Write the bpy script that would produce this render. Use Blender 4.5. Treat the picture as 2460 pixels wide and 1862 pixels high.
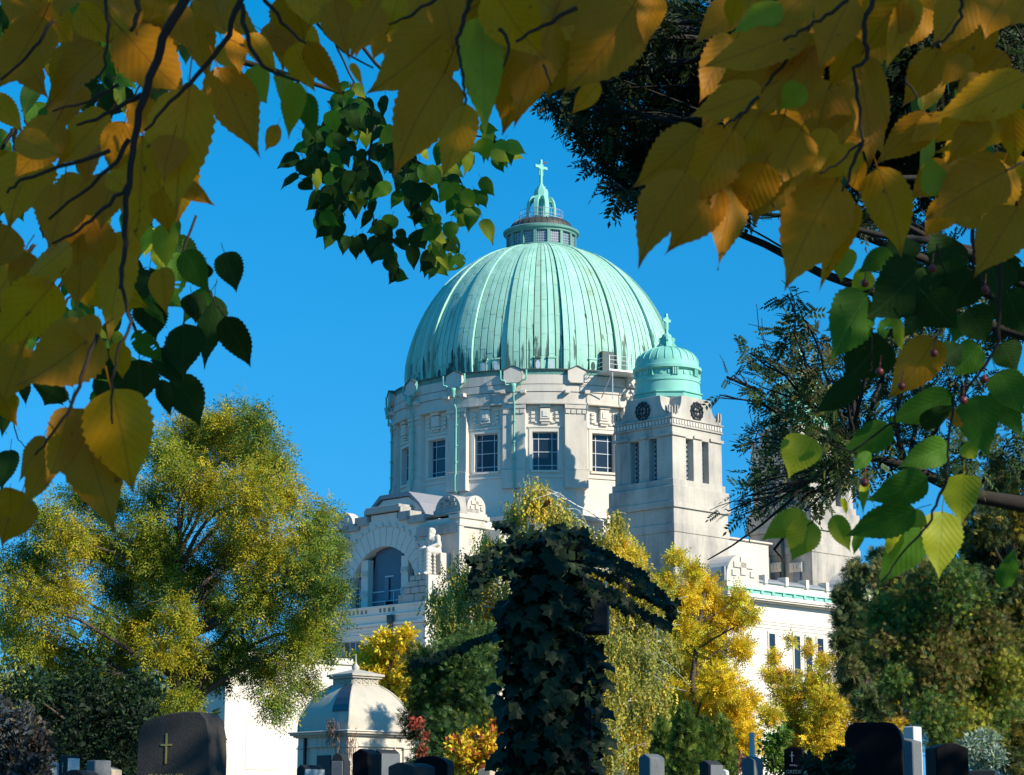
import bpy, bmesh, math, random
import numpy as np
from mathutils import Vector, Matrix, noise as mnoise
R = math.radians
random.seed(7); rng = np.random.default_rng(7)
for o in list(bpy.data.objects): bpy.data.objects.remove(o)
scene = bpy.context.scene
COL = scene.collection

# ------------------------------------------------------------------ camera
FPX, CX, CY = 5396.0, 1230.0, 931.0          # focal length and centre in photo pixels
PITCH = R(11.36); EYE = 1.3
cam_d = bpy.data.cameras.new('camera'); cam = bpy.data.objects.new('camera', cam_d); COL.objects.link(cam)
cam.location = (0, 0, EYE); cam.rotation_euler = (math.pi/2 + PITCH, 0, 0)
cam_d.sensor_width = 36; cam_d.lens = 36*FPX/2460; cam_d.clip_start = .05; cam_d.clip_end = 3000
cam_d.dof.use_dof = True; cam_d.dof.focus_distance = 90; cam_d.dof.aperture_fstop = 42
scene.camera = cam

# ------------------------------------------------------------------ sky, sun, exposure
SUN_AZ, SUN_EL = 123.0, 30.0                  # clockwise from +Y, degrees
world = bpy.data.worlds.new('World'); scene.world = world; world.use_nodes = True
wn, wl = world.node_tree.nodes, world.node_tree.links
wn.clear()
sky = wn.new('ShaderNodeTexSky'); sky.sky_type = 'NISHITA'; sky.sun_disc = False
sky.sun_elevation = R(SUN_EL); sky.sun_rotation = R(SUN_AZ)
sky.air_density = 1.0; sky.dust_density = 0.0; sky.ozone_density = 2.0; sky.altitude = 200
wtc = wn.new('ShaderNodeTexCoord'); wmp = wn.new('ShaderNodeMapping'); wmp.vector_type = 'POINT'
wmp.inputs['Scale'].default_value = (1, 1, .55); wmp.inputs['Location'].default_value = (0, 0, .22)   # clear deep-blue autumn sky: no bright horizon haze
wl.new(wtc.outputs['Generated'], wmp.inputs[0]); wl.new(wmp.outputs[0], sky.inputs[0])
hs = wn.new('ShaderNodeHueSaturation'); hs.inputs['Saturation'].default_value = 1.50; hs.inputs['Hue'].default_value = .492
bg = wn.new('ShaderNodeBackground'); bg.inputs['Strength'].default_value = .14
wo = wn.new('ShaderNodeOutputWorld')
wl.new(sky.outputs[0], hs.inputs['Color']); wl.new(hs.outputs[0], bg.inputs[0]); wl.new(bg.outputs[0], wo.inputs[0])
sun_d = bpy.data.lights.new('sun', 'SUN'); sun_d.energy = 5.0; sun_d.angle = R(.53); sun_d.color = (1, .90, .73)
sun = bpy.data.objects.new('sun', sun_d); COL.objects.link(sun); sun.location = (40, -20, 60)
SDIR = Vector((math.sin(R(SUN_AZ))*math.cos(R(SUN_EL)), math.cos(R(SUN_AZ))*math.cos(R(SUN_EL)), math.sin(R(SUN_EL))))
sun.rotation_euler = (-SDIR).to_track_quat('-Z', 'Y').to_euler()
vs = scene.view_settings; vs.view_transform = 'Standard'; vs.look = 'None'; vs.gamma = 1; vs.use_curve_mapping = False
vs.exposure = 0.55
scene.render.engine = 'CYCLES'
scene.cycles.max_bounces = 8; scene.cycles.transparent_max_bounces = 8
scene.render.resolution_x = 1024; scene.render.resolution_y = 775

# ------------------------------------------------------------------ pixel <-> place helpers
ct, st = math.cos(PITCH), math.sin(PITCH)
def ray(px, py):
    a, b = (px-CX)/FPX, (CY-py)/FPX
    return np.array([a, ct - b*st, st + b*ct])
def W(px, py, Y):
    d = ray(px, py); t = Y/d[1]
    return Vector((d[0]*t, Y, EYE + d[2]*t))
def ZA(py, Y):                                # height seen at row py at ground distance Y
    return EYE + Y*math.tan(PITCH + math.atan((CY-py)/FPX))
def PXM(Y, Z=10): return FPX/(Y*ct + (Z-EYE)*st)   # pixels per metre
# church frame: x = along the lit front (right, away), y = left, away
CH = (2.55, 190.0); CHA = R(45.5)
e1 = np.array([math.cos(CHA), math.sin(CHA)]); e2 = np.array([-math.sin(CHA), math.cos(CHA)])
cl = np.array([-CH[0], -CH[1]]); cam_l = np.array([cl@e1, cl@e2])
def LF(px, py, x):
    d = ray(px, py); dx, dy = d[:2]@e1, d[:2]@e2; t = (x-cam_l[0])/dx
    return cam_l[1]+dy*t, EYE+d[2]*t
def FF(px, py, y):
    d = ray(px, py); dx, dy = d[:2]@e1, d[:2]@e2; t = (y-cam_l[1])/dy
    return cam_l[0]+dx*t, EYE+d[2]*t

# ------------------------------------------------------------------ object helpers
def tag(o, label=None, cat=None, group=None, kind=None):
    if label: o['label'] = label
    if cat: o['category'] = cat
    if group: o['group'] = group
    if kind: o['kind'] = kind
    return o
def empty(name, loc=(0, 0, 0), rz=0, parent=None):
    o = bpy.data.objects.new(name, None); COL.objects.link(o); o.location = loc; o.rotation_euler = (0, 0, rz)
    o.empty_display_size = .2
    if parent: o.parent = parent
    return o
def link(name, me, parent=None, mat=None):
    if mat is not None and not me.materials: me.materials.append(mat)
    o = bpy.data.objects.new(name, me); COL.objects.link(o)
    if parent: o.parent = parent
    return o
class MB:
    def __init__(s): s.v = []; s.f = []
    def add(s, vs, fs):
        n = len(s.v); s.v += [tuple(p) for p in vs]; s.f += [tuple(i+n for i in f) for f in fs]; return s
    def box(s, x0, x1, y0, y1, z0, z1, M=None):
        vs = [Vector(p) for p in ((x0,y0,z0),(x1,y0,z0),(x1,y1,z0),(x0,y1,z0),(x0,y0,z1),(x1,y0,z1),(x1,y1,z1),(x0,y1,z1))]
        if M is not None: vs = [M@p for p in vs]
        return s.add(vs, [(3,2,1,0),(4,5,6,7),(0,1,5,4),(1,2,6,5),(2,3,7,6),(3,0,4,7)])
    def prism(s, poly, d0, d1, f):            # poly of (a,b); f(a,b,d) -> point
        n = len(poly)
        vs = [f(a, b, d0) for a, b in poly] + [f(a, b, d1) for a, b in poly]
        fs = [tuple(range(n-1, -1, -1)), tuple(range(n, 2*n))] + [(i, (i+1) % n, n+(i+1) % n, n+i) for i in range(n)]
        return s.add(vs, fs)
    def lathe(s, prof, n=48, a0=0, a1=2*math.pi, M=None, cap=False):
        full = abs(a1-a0-2*math.pi) < 1e-6; m = n if full else n+1; k = len(prof); vs = []
        for i in range(m):
            a = a0+(a1-a0)*i/n; c, q = math.cos(a), math.sin(a)
            for r, z in prof:
                p = Vector((r*c, r*q, z)); vs.append(M@p if M is not None else p)
        fs = []
        for i in range(n):
            j = (i+1) % m
            for t in range(k-1): fs.append((i*k+t, j*k+t, j*k+t+1, i*k+t+1))
        if cap: fs.append(tuple(i*k+k-1 for i in range(m)))
        return s.add(vs, fs)
    def tube(s, pts, rad, n=8, closed_ends=True):
        pts = [Vector(p) for p in pts]; m = len(pts)
        if not hasattr(rad, '__len__'): rad = [rad]*m
        vs = []; up = Vector((.13, .2, 1)).normalized()
        for i, p in enumerate(pts):
            t = (pts[min(i+1, m-1)]-pts[max(i-1, 0)]).normalized()
            u = t.cross(up)
            if u.length < .05: u = t.cross(Vector((1, 0, 0)))
            u.normalize(); w = t.cross(u)
            for k in range(n):
                a = 2*math.pi*k/n; vs.append(p+(u*math.cos(a)+w*math.sin(a))*rad[i])
        fs = [(i*n+k, i*n+(k+1) % n, (i+1)*n+(k+1) % n, (i+1)*n+k) for i in range(m-1) for k in range(n)]
        if closed_ends: fs += [tuple(range(n-1, -1, -1)), tuple((m-1)*n+k for k in range(n))]
        return s.add(vs, fs)
    def mesh(s, name, smooth=False, bevel=0):
        me = bpy.data.meshes.new(name); me.from_pydata(s.v, [], s.f); me.update()
        bm = bmesh.new(); bm.from_mesh(me); bmesh.ops.recalc_face_normals(bm, faces=bm.faces)
        if bevel:
            bmesh.ops.bevel(bm, geom=[e for e in bm.edges if len(e.link_faces) == 2 and e.calc_face_angle(0) > .6], offset=bevel, segments=1, affect='EDGES', clamp_overlap=True)
        bm.to_mesh(me); bm.free()
        if smooth: me.polygons.foreach_set('use_smooth', [True]*len(me.polygons))
        return me
    def build(s, name, mat, parent=None, smooth=False, bevel=0):
        return link(name, s.mesh(name, smooth, bevel), parent, mat)
def smooth_angle(o, ang=40):
    me = o.data; me.polygons.foreach_set('use_smooth', [True]*len(me.polygons))
    bm = bmesh.new(); bm.from_mesh(me)
    for e in bm.edges:
        e.smooth = not (len(e.link_faces) == 2 and e.calc_face_angle(0) > R(ang))
    bm.to_mesh(me); bm.free(); return o

# ------------------------------------------------------------------ materials
class NT:
    def __init__(s, name):
        s.m = bpy.data.materials.new(name); s.m.use_nodes = True; s.t = s.m.node_tree; s.n = s.t.nodes; s.n.clear()
        s.out = s.n.new('ShaderNodeOutputMaterial')
    def node(s, typ, **kw):
        n = s.n.new(typ)
        for k, v in kw.items():
            if k in n.bl_rna.properties and k not in ('inputs',): setattr(n, k, v)
            else: n.inputs[k].default_value = v
        return n
    def l(s, a, b): s.t.links.new(a, b)
    def co(s, scale=(1, 1, 1), kind='Object'):
        tc = s.node('ShaderNodeTexCoord'); mp = s.node('ShaderNodeMapping'); mp.inputs['Scale'].default_value = scale
        s.l(tc.outputs[kind], mp.inputs[0]); return mp.outputs[0]
    def noise(s, vec, scale, detail=4, rough=.55):
        n = s.node('ShaderNodeTexNoise'); n.inputs['Scale'].default_value = scale; n.inputs['Detail'].default_value = detail; n.inputs['Roughness'].default_value = rough
        if vec is not None: s.l(vec, n.inputs['Vector'])
        return n.outputs[0]
    def ramp(s, fac, stops):
        r = s.node('ShaderNodeValToRGB'); e = r.color_ramp.elements
        while len(e) < len(stops): e.new(.5)
        for i, (p, c) in enumerate(stops): e[i].position = p; e[i].color = (*c, 1) if len(c) == 3 else c
        s.l(fac, r.inputs[0]); return r.outputs[0]
    def mix(s, fac, a, b, mode='MIX'):
        m = s.node('ShaderNodeMix', data_type='RGBA', blend_type=mode)
        for sock, v in ((m.inputs[0], fac), (m.inputs[6], a), (m.inputs[7], b)):
            if isinstance(v, (int, float)): sock.default_value = v
            elif isinstance(v, tuple): sock.default_value = (*v, 1) if len(v) == 3 else v
            else: s.l(v, sock)
        return m.outputs[2]
    def math(s, op, a, b=None, c=None):
        m = s.node('ShaderNodeMath', operation=op)
        for i, v in enumerate((a, b, c)):
            if v is None: continue
            if isinstance(v, (int, float)): m.inputs[i].default_value = v
            else: s.l(v, m.inputs[i])
        return m.outputs[0]
    def bump(s, h, strength=.3, dist=.02):
        b = s.node('ShaderNodeBump'); b.inputs['Strength'].default_value = strength; b.inputs['Distance'].default_value = dist
        s.l(h, b.inputs['Height']); return b.outputs[0]
    def principled(s, col, rough=.7, metal=0, normal=None, spec=.4):
        p = s.node('ShaderNodeBsdfPrincipled')
        for k, v in (('Base Color', col), ('Roughness', rough), ('Metallic', metal), ('Specular IOR Level', spec)):
            if isinstance(v, tuple): p.inputs[k].default_value = (*v, 1)
            elif isinstance(v, (int, float)): p.inputs[k].default_value = v
            else: s.l(v, p.inputs[k])
        if normal is not None: s.l(normal, p.inputs['Normal'])
        s.l(p.outputs[0], s.out.inputs[0]); return p
def mat_stone(name, col, dark, stain=.5, scale=1.0, rough=.85, bump=.25, lo=.42):
    t = NT(name); c = t.co((1, 1, 1)); cs = t.co((1, 1, .16))
    big = t.noise(c, .35*scale, 5, .6); streak = t.noise(cs, 1.6*scale, 5, .65); fine = t.noise(c, 9*scale, 4, .6)
    f = t.math('MULTIPLY', t.ramp(big, [(lo, (0, 0, 0)), (lo+.30, (1, 1, 1))]), t.ramp(streak, [(lo-.02, (0, 0, 0)), (.72, (1, 1, 1))]))
    f = t.math('MULTIPLY', f, stain)
    base = t.mix(fine, tuple(x*.90 for x in col), tuple(min(1, x*1.06) for x in col))
    t.principled(t.mix(f, base, dark), rough, normal=t.bump(fine, bump, .02*max(.2, 1/scale)), spec=.25)
    return t.m
M = {}
M['stucco'] = mat_stone('white_stucco', (.66, .605, .52), (.36, .34, .30), .5, .8)
M['stone'] = mat_stone('pale_limestone', (.58, .53, .455), (.20, .195, .185), .8, .9)
M['tower_stone'] = mat_stone('weathered_tower_stone', (.55, .50, .42), (.14, .14, .14), .95, .55, lo=.27)
M['grime'] = mat_stone('weathered_limestone', (.40, .375, .335), (.10, .10, .10), 1.0, 1.3)
def mat_copper(name, a, b, c, stain=True):
    t = NT(name); co = t.co(); cs = t.co((1, 1, .10))
    oi = t.node('ShaderNodeObjectInfo'); rnd = oi.outputs['Random']
    n1 = t.noise(cs, 1.1, 5, .6); n2 = t.noise(co, .9, 4)
    base = t.mix(t.ramp(n1, [(.35, (0, 0, 0)), (.68, (1, 1, 1))]), a, b)
    base = t.mix(t.math('MULTIPLY', rnd, .75), base, c)
    base = t.mix(t.ramp(n2, [(.55, (0, 0, 0)), (.75, (.5, .5, .5))]), base, tuple(x*.78 for x in a))
    if stain:                                  # run-off stains where the bare metal shows at the dome's foot
        sx = t.node('ShaderNodeSeparateXYZ'); tc = t.node('ShaderNodeTexCoord'); t.l(tc.outputs['Object'], sx.inputs[0])
        h = t.math('SUBTRACT', 43.6, sx.outputs[2]); h = t.math('MULTIPLY', h, .17)
        n3 = t.noise(t.co((1, 1, .11)), 2.1, 3, .5)
        k = t.math('ADD', t.math('MULTIPLY', n3, 1.0), t.math('MULTIPLY', h, .22))
        base = t.mix(t.ramp(k, [(.69, (0, 0, 0)), (.74, (.85, .85, .85))]), base, (.035, .05, .042))
        n4 = t.noise(t.co((1, 1, .05)), .8, 4, .5)
        base = t.mix(t.ramp(n4, [(.60, (0, 0, 0)), (.72, (.55, .55, .55))]), base, (.22, .26, .17))
    t.principled(base, .62, 0, t.bump(t.noise(co, 3.5, 4), .15, .02), .3); return t.m
M['copper'] = mat_copper('verdigris_copper', (.26, .53, .42), (.40, .70, .57), (.25, .43, .31))
M['copper2'] = mat_copper('verdigris_copper_plain', (.17, .47, .37), (.26, .57, .46), (.20, .50, .41), False)
def simple(name, col, rough=.6, metal=0, var=.25, scale=6, bump=.2, spec=.4):
    t = NT(name); c = t.co(); n = t.noise(c, scale, 5, .6)
    b = t.mix(n, tuple(x*(1-var) for x in col), tuple(min(1, x*(1+var)) for x in col))
    t.principled(b, rough, metal, t.bump(n, bump, .01), spec); return t.m
M['copper3'] = mat_copper('dark_verdigris', (.09, .22, .19), (.16, .33, .28), (.12, .26, .21), False)
M['rail'] = simple('grey_rail', (.25, .28, .32), .5)
M['dcopper'] = simple('dark_copper', (.045, .075, .065), .6)
M['seam'] = simple('dome_shell_dark', (.03, .07, .06), .8)
M['bronze'] = simple('brown_lantern_roof', (.055, .052, .045), .55, var=.35)
M['pipe'] = simple('copper_pipe', (.16, .42, .34), .55)
M['iron'] = simple('black_iron', (.015, .015, .018), .5)
M['galv'] = simple('galvanised_rail', (.62, .64, .66), .45, .3)
M['leadbar'] = simple('window_bar', (.45, .50, .55), .5)
def mat_glass(name, col, rough=.12):
    t = NT(name); n = t.noise(t.co(), 1.2, 3); oi = t.node('ShaderNodeObjectInfo')
    b = t.mix(n, tuple(x*.6 for x in col), tuple(x*1.5 for x in col)); b = t.mix(oi.outputs['Random'], b, tuple(x*.55 for x in col))
    t.principled(b, rough, 0, t.bump(t.noise(t.co(), .9, 2), .12, .05), .5); return t.m
M['glass'] = mat_glass('dark_window_glass', (.022, .032, .05))
M['glass2'] = mat_glass('grey_leaded_glass', (.10, .13, .18), .28)
M['roof'] = simple('grey_roof_sheet', (.22, .23, .25), .6)
# ------------------------------------------------------------------ ground
g = MB(); g.add([(-900, -60, 0), (900, -60, 0), (900, 1800, 0), (-900, 1800, 0)], [(0, 1, 2, 3)])
tg = NT('grass_ground'); nn = tg.noise(tg.co(), .6, 6, .7)
tg.principled(tg.mix(nn, (.035, .05, .015), (.11, .09, .04)), .95, 0, tg.bump(tg.noise(tg.co(), 14, 5), .6, .04))
tag(g.build('ground', tg.m), kind='structure')

# ------------------------------------------------------------------ church
church = empty('domed_church', (CH[0], CH[1], 0), CHA)
tag(church, 'white stone church with a large green copper dome and square clock towers', 'church')
def part(mb, name, mat, parent=church, smooth=False, bevel=0, label=None):
    o = mb.build(name, M[mat] if isinstance(mat, str) else mat, parent, smooth, bevel)
    if label: o['label'] = label
    return o
NB = 16; BA = 2*math.pi/NB; PH = R(225)          # bays; one window looks at the camera
def zr(py, r): return ZA(py, CH[1]-r)
RW = 12.35
z_base = zr(1262, RW) - 14; z_corn = zr(969, 12.95); z_top = zr(900, 12.9); z_gut = zr(889, 12.9)
zw0, zw1 = zr(1129, RW), zr(1037, RW); zl = zr(1144, RW)
def bayM(a): return Matrix.Rotation(a, 4, 'Z')     # local x = radial, y = tangential
# wall facets round each window opening
wall = MB(); hb = RW*math.tan(BA/2); hw = 1.02
for i in range(NB):
    m = bayM(PH+i*BA)
    for (y0, y1, z0, z1) in ((-hb, -hw, z_base, z_corn+.2), (hw, hb, z_base, z_corn+.2), (-hw, hw, z_base, zw0), (-hw, hw, zw1, z_corn+.2)):
        wall.box(RW-.62, RW, y0, y1, z0, z1, m)
    wall.box(RW, RW+.10, -1.5, 1.5, zl-.10, zl+.06, m)                      # sill course
    wall.box(RW, RW+.16, -1.16, 1.16, zw0-.2, zw0-.04, m)                   # sill
    for y0, y1 in ((-1.28, -1.02), (1.02, 1.28)): wall.box(RW, RW+.07, y0, y1, zw0, zw1+.28, m)
    wall.box(RW, RW+.073, -1.02, 1.02, zw1, zw1+.28, m)
    wall.box(RW, RW+.13, -1.4, 1.4, zw1+.32, zw1+.44, m)
drum = part(wall, 'drum_wall', 'stucco')
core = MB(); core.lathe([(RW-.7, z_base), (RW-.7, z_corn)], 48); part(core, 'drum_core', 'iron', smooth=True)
# ornament over the windows, pilasters, blocks
for i in range(NB):
    m = bayM(PH+i*BA); a = PH+i*BA
    vis = math.cos(a-PH) > -.35
    o = MB(); zt = z_corn-.02; dz = zt-(zw1+.5); q = lambda f: zw1+.5+dz*f
    o.box(RW, RW+.42, -.46, .46, q(.86), q(1.0), m); o.box(RW, RW+.34, -.40, .40, q(.30), q(.82), m); o.box(RW+.34, RW+.40, -.22, .22, q(.40), q(.70), m)
    o.box(RW, RW+.28, -.44, .44, q(.17), q(.27), m); o.box(RW, RW+.20, -.33, .33, q(.06), q(.14), m)
    for s in (-1, 1):
        for k in range(3): o.box(RW, RW+.16, min(s*.82, s*1.12), max(s*.82, s*1.12), q(.16+.19*k), q(.30+.19*k), m)
        o.box(RW, RW+.09, min(s*.46, s*1.45), max(s*.46, s*1.45), q(.78), q(.98), m)
        o.box(RW, RW+.12, min(s*.50, s*.82), max(s*.50, s*.82), q(.10), q(.20), m)
    if vis: part(o, 'window_ornament', 'stucco', bevel=.02)
    mp = bayM(PH+(i+.5)*BA); p = MB(); zb0, zb1 = zr(1171, 12.9), zr(1127, 12.9)
    p.box(RW-.3, RW+.48, -.93, .93, zb1, z_corn+.05, mp); p.box(RW-.3, RW+.60, -.97, .97, zb0, zb1, mp)
    p.box(RW+.48, RW+.545, -.96, .96, zb1+.02, zb1+.12, mp)
    dt = (z_corn-zb1)
    p.box(RW+.48, RW+.60, -.96, .96, zb1+dt*.93, zb1+dt*.995, mp)
    for k in range(4): p.box(RW+.48, RW+.58, -.90+.46*k, -.90+.46*k+.38, zb1+dt*.855, zb1+dt*.915, mp)
    part(p, 'pilaster', 'stone', bevel=.015)
    # cornice bracket pairs and the gabled stone block that breaks the gutter
    zk = zr(941, 13.0)
    for s in (-1, 1): b = MB(); b.box(12.9, 13.4, s*.82-.21, s*.82+.21, zk-.15, zk+.14, mp); part(b, 'cornice_bracket', 'stone', bevel=.02)
    pb = MB(); z0, z1, z2, z3 = zr(918, 13.2), zr(911, 13.2), zr(889, 13.2), zr(879, 13.2)
    pb.prism([(-.55, z0), (.55, z0), (.76, z1), (.76, z2), (0, z3), (-.76, z2), (-.76, z1)], 12.6, 13.28, lambda y, z, d: mp@Vector((d, y, z)))
    blk = part(pb, 'gabled_block', 'stone')
    cp = MB(); cp.prism([(-.84, z2-.02), (-.84, z2+.05), (0, z3+.09), (.84, z2+.05), (.84, z2-.02), (0, z3+.02)], 12.4, 13.36, lambda y, z, d: mp@Vector((d, y, z)))
    part(cp, 'block_coping', 'dcopper', blk)
# cornice rings
rg = MB(); z = z_corn; z2, z3 = zr(940, 13), zr(922, 12.95)
rg.lathe([(12.3, z-.02), (13.02, z-.02), (13.02, z+.12), (12.94, z+.12), (12.94, z2-.05), (12.86, z2-.05), (12.86, z2+.02), (13.0, z2+.02), (13.0, z3-.05), (12.86, z3-.05), (12.86, z3+.02), (12.97, z3+.02), (12.97, z_top), (11.0, z_top)], 128)
part(rg, 'drum_cornice', 'stone')
gt = MB(); gt.lathe([(12.6, z_top-.02), (12.86, z_top+.02), (12.90, z_top+.32), (13.0, z_top+.34), (13.0, z_gut), (11.6, z_gut+.06)], 128)
part(gt, 'gutter', 'copper3')
gt2 = MB(); gt2.lathe([(13.0, z_gut+.015), (13.06, z_gut+.02), (13.06, z_gut+.11), (11.2, z_gut+.13)], 128)
part(gt2, 'gutter_rim', 'dcopper')
# windows with their panes
for i in range(NB):
    a = PH+i*BA
    if math.cos(a-PH) < -.1: continue
    m = bayM(a); w = MB(); r0 = RW-.44
    ys = [-hw, -.52, .56, hw]; zs = [zw0, zw0+.13*(zw1-zw0)*1.05, zw0+.49*(zw1-zw0), zw0+.83*(zw1-zw0), zw1]
    for y in ys[1:3]: w.box(r0-.04, r0+.05, y-.028, y+.028, zw0, zw1, m)
    for zz in zs[1:4]: w.box(r0-.038, r0+.048, -hw, hw, zz-.028, zz+.028, m)
    w.box(r0-.05, r0+.06, -hw, -hw+.06, zw0, zw1, m); w.box(r0-.05, r0+.06, hw-.06, hw, zw0, zw1, m)
    w.box(r0-.05, r0+.062, -hw+.06, hw-.06, zw0, zw0+.06, m); w.box(r0-.05, r0+.062, -hw+.06, hw-.06, zw1-.06, zw1, m)
    wo_ = part(w, 'drum_window', 'leadbar')
    for j in range(3):
        for k in range(4):
            p = MB(); tl = .02*random.uniform(-1, 1)
            p.add([m@Vector((r0-.01+tl, ys[j]+.03, zs[k]+.03)), m@Vector((r0-.01-tl, ys[j+1]-.03, zs[k]+.03)), m@Vector((r0-.01-tl*.5, ys[j+1]-.03, zs[k+1]-.03)), m@Vector((r0-.01+tl*.7, ys[j]+.03, zs[k+1]-.03))], [(0, 1, 2, 3)])
            part(p, 'pane', 'glass', wo_)
# downpipes on four pilasters left of the camera axis
for k in (-1, -2, -3, -4):
    a = PH+(k+.5)*BA; m = bayM(a); dp = MB(); zt = zr(921, 13.2); off = .05
    ze = z_base+6
    rr = [(13.42, zt), (13.42, zr(930, 13.2)), (13.28, zr(960, 13)), (13.02, zr(972, 13)), (13.02, zr(1128, 13)), (13.14, zr(1133, 13)), (13.14, zr(1170, 13)), (RW+.25, zr(1178, RW)), (RW+.2, ze)]
    dp.tube([m@Vector((r, off, z)) for r, z in rr], .085, 8)
    for zz in (zr(1010, 13), zr(1060, 13), zr(1100, 13)): dp.lathe([(.15, zz-.06), (.15, zz+.06)], 8, M=m@Matrix.Translation((13.02, off, 0)))
    pipe = part(dp, 'downpipe', 'pipe', smooth=True)
    hp = MB(); hp.lathe([(.13, zt-.75), (.24, zt-.25), (.27, zt-.02), (.19, zt)], 10, M=m@Matrix.Translation((13.42, off, 0)))
    part(hp, 'hopper', 'pipe', pipe, smooth=True)
    br = MB()
    for s in (-1, 1):
        br.tube([m@Vector((13.36, off+s*y, z)) for y, z in ((.15, zt-.1), (.62, zt-.1), (.68, zt+.02), (.68, zt+.22), (.98, zt+.30), (1.06, zt+.42), (1.06, z_gut-.05))], .075, 6)
    part(br, 'branch_pipe', 'pipe', pipe, smooth=True)

# dome: shell, raised ribs and seamed sheets
DZ = ZA(908, CH[1]); DR = 323*(CH[1]*ct+(DZ-EYE)*st)/FPX; zb = z_gut+.02
prof_px = [(912, 323), (890, 322.5), (867, 320), (845, 315.5), (822, 308.5), (800, 299.5), (781, 290), (760, 277), (737, 260.5), (718, 244), (700, 225.5), (682, 203.5), (663, 177), (648, 153.5), (634, 128), (624, 108), (616, 91), (610, 78)]
def dome_r(z):                                    # measured silhouette, slightly pointed sphere
    t = max(-1, min(1, (z-DZ)/DR)); return DR*math.sqrt(max(0, 1-t*t))*(1-.055*max(0, t)**1.2*(1-max(0,t))*4*.6)
zlt = ZA(594, CH[1]) - .1
def dome_prof(t, off=0):                          # t 0..1 from foot to lantern
    z = zb+(zlt-zb)*math.sin(t*math.pi/2*.985)/math.sin(math.pi/2*.985)
    return dome_r(z)+off, z
sh = MB(); sh.lathe([dome_prof(k/30, -.10) for k in range(31)], 96)
dome = part(sh, 'dome', 'seam', smooth=True)
rib_w = R(3.85)
def patch(mb, a0, a1, t0, t1, off, nr, nl, tilt=0, side=0):
    vs = []
    for j in range(nl+1):
        t = t0+(t1-t0)*j/nl
        r, z = dome_prof(t, off+tilt*(1-j/nl))
        for i in range(nr+1):
            a = a0+(a1-a0)*i/nr; vs.append((r*math.cos(a), r*math.sin(a), z))
    fs = [(j*(nr+1)+i, j*(nr+1)+i+1, (j+1)*(nr+1)+i+1, (j+1)*(nr+1)+i) for j in range(nl) for i in range(nr)]
    n = len(mb.v); mb.add(vs, fs)
    # down-turned edges so each sheet has thickness
    rim = []
    for j in range(nl+1):
        for i in (0, nr):
            x, y, z = vs[j*(nr+1)+i]; r = math.hypot(x, y); k = (r-.09-side)/r; rim.append((x*k, y*k, z))
    b = len(mb.v); mb.v += rim
    for j in range(nl):
        mb.f.append((n+j*(nr+1), b+2*j, b+2*j+2, n+(j+1)*(nr+1))); mb.f.append((n+j*(nr+1)+nr, n+(j+1)*(nr+1)+nr, b+2*j+3, b+2*j+1))
    low = []
    for i in range(nr+1):
        x, y, z = vs[i]; r = math.hypot(x, y); k = (r-.07)/r; low.append((x*k, y*k, z))
    b = len(mb.v); mb.v += low
    for i in range(nr): mb.f.append((n+i, n+i+1, b+i+1, b+i))
PL = [0, .10, .19, .27, .35, .43, .51, .60, .70, .82, 1.0]
for i in range(NB):
    a = PH+i*BA; ar = a+BA/2
    if math.cos(a-PH) < -.45: nst = 2
    else: nst = 5
    f0, f1 = a-BA/2+rib_w, a+BA/2-rib_w
    for k in range(nst):
        mb = MB(); w = (f1-f0)/nst; sh_ = random.uniform(-.03, .03)
        for j in range(len(PL)-1):
            t0, t1 = PL[j]+(sh_ if j else 0), PL[j+1]+(sh_ if j < len(PL)-2 else 0)
            patch(mb, f0+w*k+.0038, f0+w*(k+1)-.0038, t0, t1, random.uniform(0, .012), 2, 3, .016)
        part(mb, 'copper_sheet', 'copper', dome)
    nst = 3 if nst == 5 else 1
    for k in range(nst):
        mb = MB(); w = 2*rib_w/nst; sh_ = random.uniform(-.03, .03)
        for j in range(len(PL)-1):
            t0, t1 = PL[j]+(sh_ if j else 0), PL[j+1]+(sh_ if j < len(PL)-2 else 0)
            patch(mb, ar-rib_w+w*k+.0028, ar-rib_w+w*(k+1)-.0028, t0, t1, .27*(1-.75*t0)+random.uniform(0, .012), 2, 3, .03, .35)
        part(mb, 'rib_sheet', 'copper', dome)
    # vent boxes at the foot of each field
    if math.cos(a-PH) > -.2:
        for s in (-1, 1):
            m = bayM(a+s*R(2.7)); r0, zz = dome_prof(.055)
            v = MB(); v.box(r0-.3, r0+.10, -.30, .30, zb+.25, zb+1.25, m); v.box(r0-.3, r0+.16, -.36, .36, zb+1.25, zb+1.38, m)
            part(v, 'vent_box', 'copper', dome)
            v = MB(); v.lathe([(.001, .0), (.2, 0)], 10, M=m@Matrix.Translation((r0+.11, 0, zb+.7))@Matrix.Rotation(math.pi/2, 4, 'Y')@Matrix.Diagonal((1.9, 1, 1, 1)))
            part(v, 'vent_opening', 'seam' if i % 3 else 'leadbar', dome)
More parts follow.
